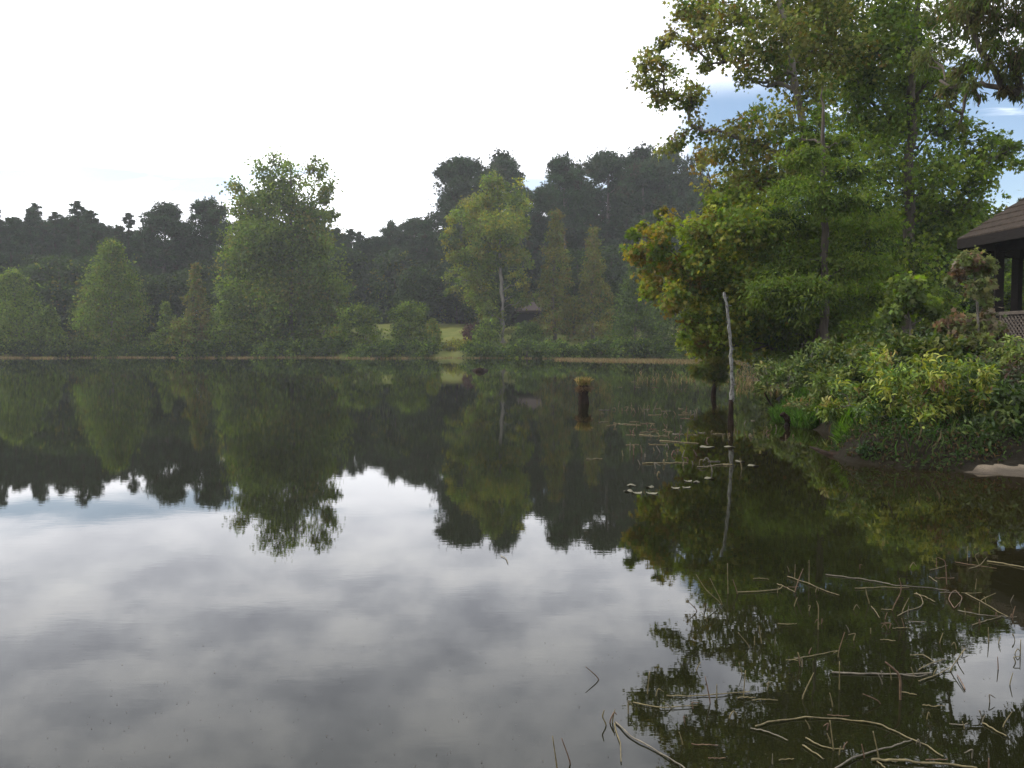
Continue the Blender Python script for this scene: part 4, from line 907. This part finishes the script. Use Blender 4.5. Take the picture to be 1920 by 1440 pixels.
FS = [
 ([(1355, 1132), (1331, 1084, u)], 'stalk leaning left, base shared with its bent twin, near the left end of the tangle'),
 ([(1354, 1132), (1324, 1107, u), (1305, 1077, u)], None), ([(1365, 1111), (1364, 1056, u)], None), ([(1383, 1112), (1374, 1086, u)], None),
 ([(1383, 1110), (1420, 1109), (1462, 1105), (1468, 1098, u)], 'long pale stalk lying flat with an upturned right tip, left of the tangle'),
 ([(1412, 1085), (1427, 1084), (1442, 1086)], 'short flat floating stalk piece left of the tangle'),
 ([(1517, 1094), (1517, 1050, u)], 'straight upright stalk right of the pile of three crossing stalks'), ([(1490, 1083), (1491, 1058, u)], None), ([(1490, 1109), (1498, 1085, u), (1506, 1066, u)], None),
 ([(1457, 1095), (1475, 1101), (1489, 1109)], None), ([(1477, 1081), (1515, 1094), (1556, 1111), (1575, 1116)], 'straight stalk slanting down to the right through the crossing pile'),
 ([(1489, 1135), (1495, 1120, u)], None), ([(1534, 1178), (1535, 1137, u), (1531, 1127, u)], None), ([(1308, 1144), (1288, 1126, u)], None), ([(1327, 1163), (1314, 1146, u)], None),
 ([(1406, 1212), (1384, 1186, u)], None), ([(1428, 1204), (1423, 1173, u)], None), ([(1415, 1207), (1415, 1193, u)], None), ([(1500, 1246), (1496, 1223, u)], None),
 ([(1548, 1077), (1600, 1083), (1639, 1089), (1680, 1098), (1747, 1101), (1781, 1107)], 'longest straight floating stalk crossing the upper tangle'),
 ([(1603, 1103), (1650, 1101), (1706, 1102)], 'flat stalk under the longest one in the upper tangle'),
 ([(1630, 1130), (1625, 1115, u), (1623, 1102, u)], None), ([(1634, 1137), (1642, 1147), (1650, 1158)], None),
 ([(1672, 1143), (1689, 1112, u), (1690, 1099, u), (1686, 1084, u)], 'tall twice bent stalk in the middle of the tangle'), ([(1652, 1142), (1672, 1143)], None), ([(1691, 1146), (1704, 1121, u)], None),
 ([(1683, 1154), (1701, 1145), (1725, 1139), (1732, 1131), (1729, 1120), (1719, 1112)], 'floating stalk curled like a hook in the tangle'),
 ([(1714, 1112), (1735, 1119), (1753, 1129)], None),
 ([(1789, 1140), (1778, 1124), (1783, 1111), (1792, 1107), (1804, 1120), (1802, 1127), (1789, 1140)], 'stalk curled into a closed loop on the water'),
 ([(1796, 1144), (1822, 1150), (1860, 1155), (1907, 1157)], None), ([(1809, 1112), (1837, 1126), (1867, 1144), (1888, 1155)], None), ([(1837, 1125), (1867, 1112, u)], None), ([(1822, 1172), (1851, 1163), (1875, 1157)], None),
 ([(1791, 1054), (1832, 1060), (1869, 1066)], None), ([(1817, 1066), (1837, 1061), (1851, 1044, u)], 'forked stalk pointing up right beside the pole like stalk at the right edge'), ([(1837, 1061), (1827, 1041, u), (1836, 1036, u)], None),
 ([(1851, 1052), (1888, 1057), (1920, 1064), (1975, 1072)], 'thick pale stalk running out of the right edge above the tangle'), ([(1744, 1069), (1776, 1060)], None), ([(1775, 1094), (1773, 1051, u), (1758, 1045, u)], None),
 ([(1814, 1050), (1814, 1024, u)], None), ([(1829, 1103), (1831, 1085, u)], None), ([(1854, 1202), (1853, 1176, u)], None), ([(1913, 1225), (1914, 1199, u)], 'short dark upright stalk at the right edge over bright water'),
 ([(1572, 1221), (1584, 1185, u)], None), ([(1650, 1199), (1665, 1199), (1679, 1202)], None), ([(1794, 1238), (1809, 1216, u)], None), ([(1742, 1081), (1757, 1091)], None), ([(1836, 1149), (1837, 1129, u)], None),
 ([(1124, 1272), (1098, 1250, u)], 'lone slanting stalk making a triangle with its reflection in the open water'),
 ([(1214, 1298), (1218, 1259, u)], 'upright dark stalk left of the lower reflections'),
 ([(1187, 1317), (1242, 1326), (1309, 1322)], None), ([(1260, 1326), (1244, 1316, u)], None), ([(1249, 1304), (1287, 1305), (1333, 1303), (1402, 1297)], None), ([(1332, 1316), (1322, 1268, u)], None), ([(1344, 1306), (1344, 1283, u)], None),
 ([(1394, 1303), (1398, 1257, u)], None), ([(1383, 1308), (1417, 1307)], None), ([(1148, 1352), (1153, 1330, u)], None), ([(1143, 1352), (1152, 1334, u), (1156, 1340, u)], None),
 ([(1153, 1353), (1182, 1382), (1216, 1399), (1252, 1418), (1283, 1440), (1305, 1460)], 'long pale stalk trailing down right to the bottom edge from the knotted head'),
 ([(1153, 1356), (1165, 1392), (1165, 1428)], None), ([(1137, 1358), (1129, 1344, u), (1133, 1331, u)], None), ([(1045, 1442), (1036, 1380, u)], 'dark upright stalk at the bottom edge, left of its slanting neighbour'), ([(1070, 1430), (1053, 1384, u)], 'pale slanting stalk at the bottom edge beside the dark upright one'),
 ([(1178, 1335), (1178, 1312, u), (1186, 1322, u)], None), ([(1407, 1365), (1431, 1370), (1460, 1380), (1478, 1388)], None),
 ([(1417, 1363), (1443, 1353), (1460, 1351), (1508, 1346), (1573, 1347), (1647, 1358), (1688, 1375), (1712, 1387), (1745, 1399), (1776, 1423)], 'very long grey stalk arching across the lower right water'),
 ([(1559, 1261), (1604, 1262), (1688, 1265), (1747, 1263)], 'thick straight stalk lying level below the tangle'), ([(1688, 1309), (1688, 1265, u), (1660, 1241, u)], 'upright stalk bent left at the top, crossing the thick level stalk'), ([(1690, 1298), (1719, 1302)], None),
 ([(1574, 1290), (1574, 1240, u)], None), ([(1504, 1308), (1516, 1282, u), (1526, 1261, u)], None), ([(1505, 1248), (1496, 1223, u)], None), ([(1652, 1317), (1635, 1308, u), (1618, 1301, u)], None), ([(1781, 1255), (1810, 1216, u)], None),
 ([(1723, 1277), (1759, 1265), (1783, 1253)], None), ([(1723, 1255), (1747, 1243), (1771, 1236)], None), ([(1707, 1229), (1731, 1227), (1752, 1241)], None), ([(1809, 1292), (1795, 1265)], None), ([(1563, 1404), (1556, 1350, u)], None),
 ([(1511, 1384), (1539, 1398), (1563, 1404), (1583, 1405)], None), ([(1505, 1396), (1524, 1409), (1544, 1423)], None), ([(1648, 1420), (1637, 1371, u)], None),
 ([(1565, 1442), (1604, 1419), (1647, 1407), (1683, 1396), (1709, 1386)], 'curved yellow stalk rising from the bottom edge to the long arching one'),
 ([(1634, 1425), (1676, 1425), (1735, 1430), (1795, 1434), (1836, 1439)], 'thick yellow stalk lying level along the bottom edge'), ([(1644, 1426), (1659, 1440)], None), ([(1880, 1360), (1898, 1334, u)], None), ([(1842, 1354), (1888, 1381)], None),
 ([(1854, 1438), (1854, 1421, u)], None), ([(1519, 1364), (1510, 1350, u)], None), ([(1479, 1238), (1517, 1230), (1570, 1220)], None), ([(939, 1042), (948, 1046), (953, 1056)], 'small curled twig floating alone in the middle of the pond')]
GENF = 'thin broken tan stalk among the tangle in the lower right water'
for i, (pts, lab) in enumerate(FS):
    long_ = len(pts) > 3 and all(len(p) == 2 for p in pts)
    mt = STALK_PALE if (long_ and i % 2) else (STALK_RED if i % 5 == 3 else STALK)
    D = Wt(*pts[0][:2])[1]
    stalk(pts, lab or GENF, (.0050 if lab and 'thick' in lab else .0034 if lab and 'long' in lab else .0028), mt, gs, 600+i)
# extra short bits in the foreground tangle
rg = random.Random(12)
def random_stalk(px, py, sc, label, group, seed, r=.006):
    k = rg.random()
    if k < .45:   pts = [(px, py), (px+rg.uniform(-.5, .5)*sc, py-sc*rg.uniform(.5, 1.2), u)]
    elif k < .65: pts = [(px, py), (px+rg.uniform(-.3, .3)*sc, py-sc*rg.uniform(.4, .8), u), (px+rg.uniform(-1, 1)*sc, py-sc*rg.uniform(.2, .6), u)]
    elif k < .8:
        dx = rg.uniform(-1, 1)*sc; pts = [(px, py), (px+dx*.5, py-sc*.6, u), (px+dx, py-sc*.05, u)]
    else:         pts = [(px-sc*rg.uniform(.5, 1.4), py+rg.uniform(-1, 1)*sc*.08), (px, py+rg.uniform(-1, 1)*sc*.06), (px+sc*rg.uniform(.5, 1.4), py+rg.uniform(-1, 1)*sc*.08)]
    return stalk(pts, label, r*rg.uniform(.8, 1.2), (STALK, STALK, STALK_RED, STALK_PALE)[rg.randrange(4)], group, seed)
for i in range(44):
    px = rg.uniform(1440, 1912); py = rg.uniform(1060, 1240); random_stalk(px, py, 16, GENF, gs, 800+i, .0024)
for i in range(40):
    px = rg.uniform(1200, 1900); py = rg.uniform(1240, 1430); random_stalk(px, py, 20, GENF, gs, 1500+i, .0024)
GENM_ = 'small broken tan stalk standing in the middle water near the grey dead pole'
gmid = 'broken stalks in the middle water'
def cluster(cx, cy, wx, wy, n, sc, seed):
    n = int(n*1.25)
    for i in range(n): random_stalk(cx+rg.gauss(0, 1)*wx, cy+rg.gauss(0, 1)*wy, sc*rg.uniform(.6, 1.3), GENM, gmid, seed+i, .0078)
cluster(1180, 768, 24, 3, 16, 9, 900); cluster(1270, 773, 40, 5, 14, 9, 920); cluster(1290, 776, 10, 2, 6, 9, 940)
cluster(1200, 800, 45, 7, 10, 10, 950); cluster(1260, 812, 40, 6, 10, 11, 965); cluster(1370, 815, 50, 4, 16, 8, 980)
cluster(1210, 845, 45, 14, 12, 13, 1000); cluster(1290, 870, 45, 14, 12, 14, 1015); cluster(1235, 726, 40, 5, 12, 8, 1030); cluster(1420, 800, 30, 8, 6, 7, 1050)
for i, (a, b) in enumerate([((1198, 815), (1253, 818)), ((1200, 811), (1235, 808)), ((1138, 799), (1160, 794)), ((1160, 794), (1202, 797)), ((1237, 826), (1310, 831)), ((1307, 876), (1368, 870)), ((1205, 869), (1290, 867)), ((1100, 861), (1130, 860)), ((1215, 778), (1240, 777)), ((1122, 792), (1141, 791))]):
    mdl = ((a[0]+b[0])/2, (a[1]+b[1])/2+rg.uniform(-.8, .8))
    stalk([a, mdl, b], 'thin tan stalk lying flat on the middle water near the lily pads', .009, STALK, 'flat stalks on the middle water', 1100+i)

# lily pads
PAD = mat_noise('lily_pad_leaf', (.07, .065, .035), (.17, .155, .085), 9, .55, .3, spec=.5, bdist=.004)
gp = 'floating lily pads'
for i, (px, py, wd) in enumerate([(1327, 838, 14), (1368, 838, 11), (1387, 865, 9), (1412, 873, 11), (1330, 897, 10), (1290, 902, 8), (1306, 904, 7), (1184, 910, 9), (1218, 913, 8), (1267, 915, 9), (1287, 914, 8), (1178, 921, 9), (1195, 924, 10), (1223, 925, 12)]):
    rng = np.random.RandomState(1200+i); c = Wt(px, py, .004); r = wd*c[1]/F*.95; q = MB(); n = 20
    ph = rng.uniform(0, 6.28); vs_ = [(0, 0, .004)]
    for k in range(n+1):
        a = ph + .18 + (2*pi-.36)*k/n; rr = r*(1+.07*sin(3*a+i)+.05*rng.normal())
        vs_.append((rr*cos(a), rr*sin(a)*.9, .003+max(0, .012*sin(2*a+ph))+.004*rng.uniform()))
    q.add(vs_, [(0, k, k+1) for k in range(1, n+1)])
    # thin underside rim for thickness
    q.add([(v[0]*.98, v[1]*.98, v[2]-.004) for v in vs_], [(0, k+1, k) for k in range(1, n+1)])
    o_ = q.build('lily_pad', PAD, None, True); o_.location = (c[0], c[1], 0)
    lab = {0: 'pale tan lily pad left of the dead pole reflection, largest of the upper pads', 1: 'pale lily pad touching the reflection of the grey dead pole', 13: 'large pale lily pad, rightmost of the lowest three', 3: 'pale lily pad farthest right', 4: 'lone pale lily pad in the middle of the pads'}.get(i, 'small pale tan lily pad among the floating pads')
    tag(o_, lab, 'lily pad', gp)

# far reed beds: countless
rng = np.random.RandomState(77); P_ = []; H_ = []
def far_reed(n, f):
    k = 0
    while k < n:
        px, py = f()
        c = Wt(px, py)
        if c[1] < 108: P_.append((c[0], c[1], -.02)); H_.append(rng.uniform(.08, .22)); k += 1
def f1():
    px = rng.uniform(-40, 1300)
    while rng.uniform() > .25+.75*(np.sin(px*.031)+np.sin(px*.083+1)+np.sin(px*.19+2) > .25): px = rng.uniform(-40, 1300)
    return px, rng.uniform(669.8, 672.0+.9*sin(px*.02)+ (.8 if 640 < px < 900 else 0))
far_reed(5200, f1)
def f2():
    px = rng.uniform(1040, 1470); hi = np.interp(px, [1040, 1150, 1300, 1470], [674.5, 677, 680, 682]); return px, 670 + (hi-668)*rng.uniform()**1.3
far_reed(9000, f2)
def f3():
    return rng.uniform(1380, 1470), 680+60*rng.uniform()**1.6
far_reed(420, f3)
def f4():
    return rng.uniform(1190, 1440), rng.choice([700, 707, 712, 716])+rng.normal()*2
far_reed(160, f4)
ob = blades('reed_bed', 'tan band of dead reeds standing in the shallow water along the far shore', P_, H_, 78, [((.17, .135, .065), 4), ((.24, .19, .10), 2), ((.16, .10, .05), 2), ((.14, .15, .05), 1)], .035, .35)
ob['category'] = 'reeds'
# near half of those reeds in the right cove are thinner
for i in range(46):
    px = rg.uniform(1385, 1462); py = rg.uniform(688, 742); random_stalk(px, py, 4.5, 'thin tan reed stalk in the shaded cove behind the grey pole', 'reed stalks in the cove', 1300+i, .006)
for i in range(10):
    y_ = rg.choice([692, 699, 706, 709, 713]); x_ = rg.uniform(1385, 1440); stalk([(x_, y_), (x_+rg.uniform(8, 14), y_), (x_+rg.uniform(18, 34), y_+rg.uniform(-1, 1))], 'pale straw stalk lying flat in the shaded cove', .012, STALK_PALE, 'flat stalks in the cove', 1360+i)

# floating specks: countless
rng = np.random.RandomState(91); n = 700
pts = []
while len(pts) < n:
    px, py = rng.uniform(0, 1920), 690+750*rng.uniform()**.8; c = Wt(px, py, .003)
    if c[1] < 60: pts.append(c)
pts = np.array(pts); d = unit(rng.normal(size=(n, 3))*[1, 1, .02])
me = leaf_mesh('floating_debris', pts, d, np.tile([0, 0, 1.0], (n, 1)), rng.uniform(.003, .009, n), rng.uniform(.002, .007, n), np.array([(.06, .05, .03)])*(1+.5*rng.uniform(-1, 1, (n, 1))), 'rhomb', LEAF)
tag(link_obj('floating_debris', me), 'tiny dark specks of debris floating over the pond', 'debris', kind='stuff')
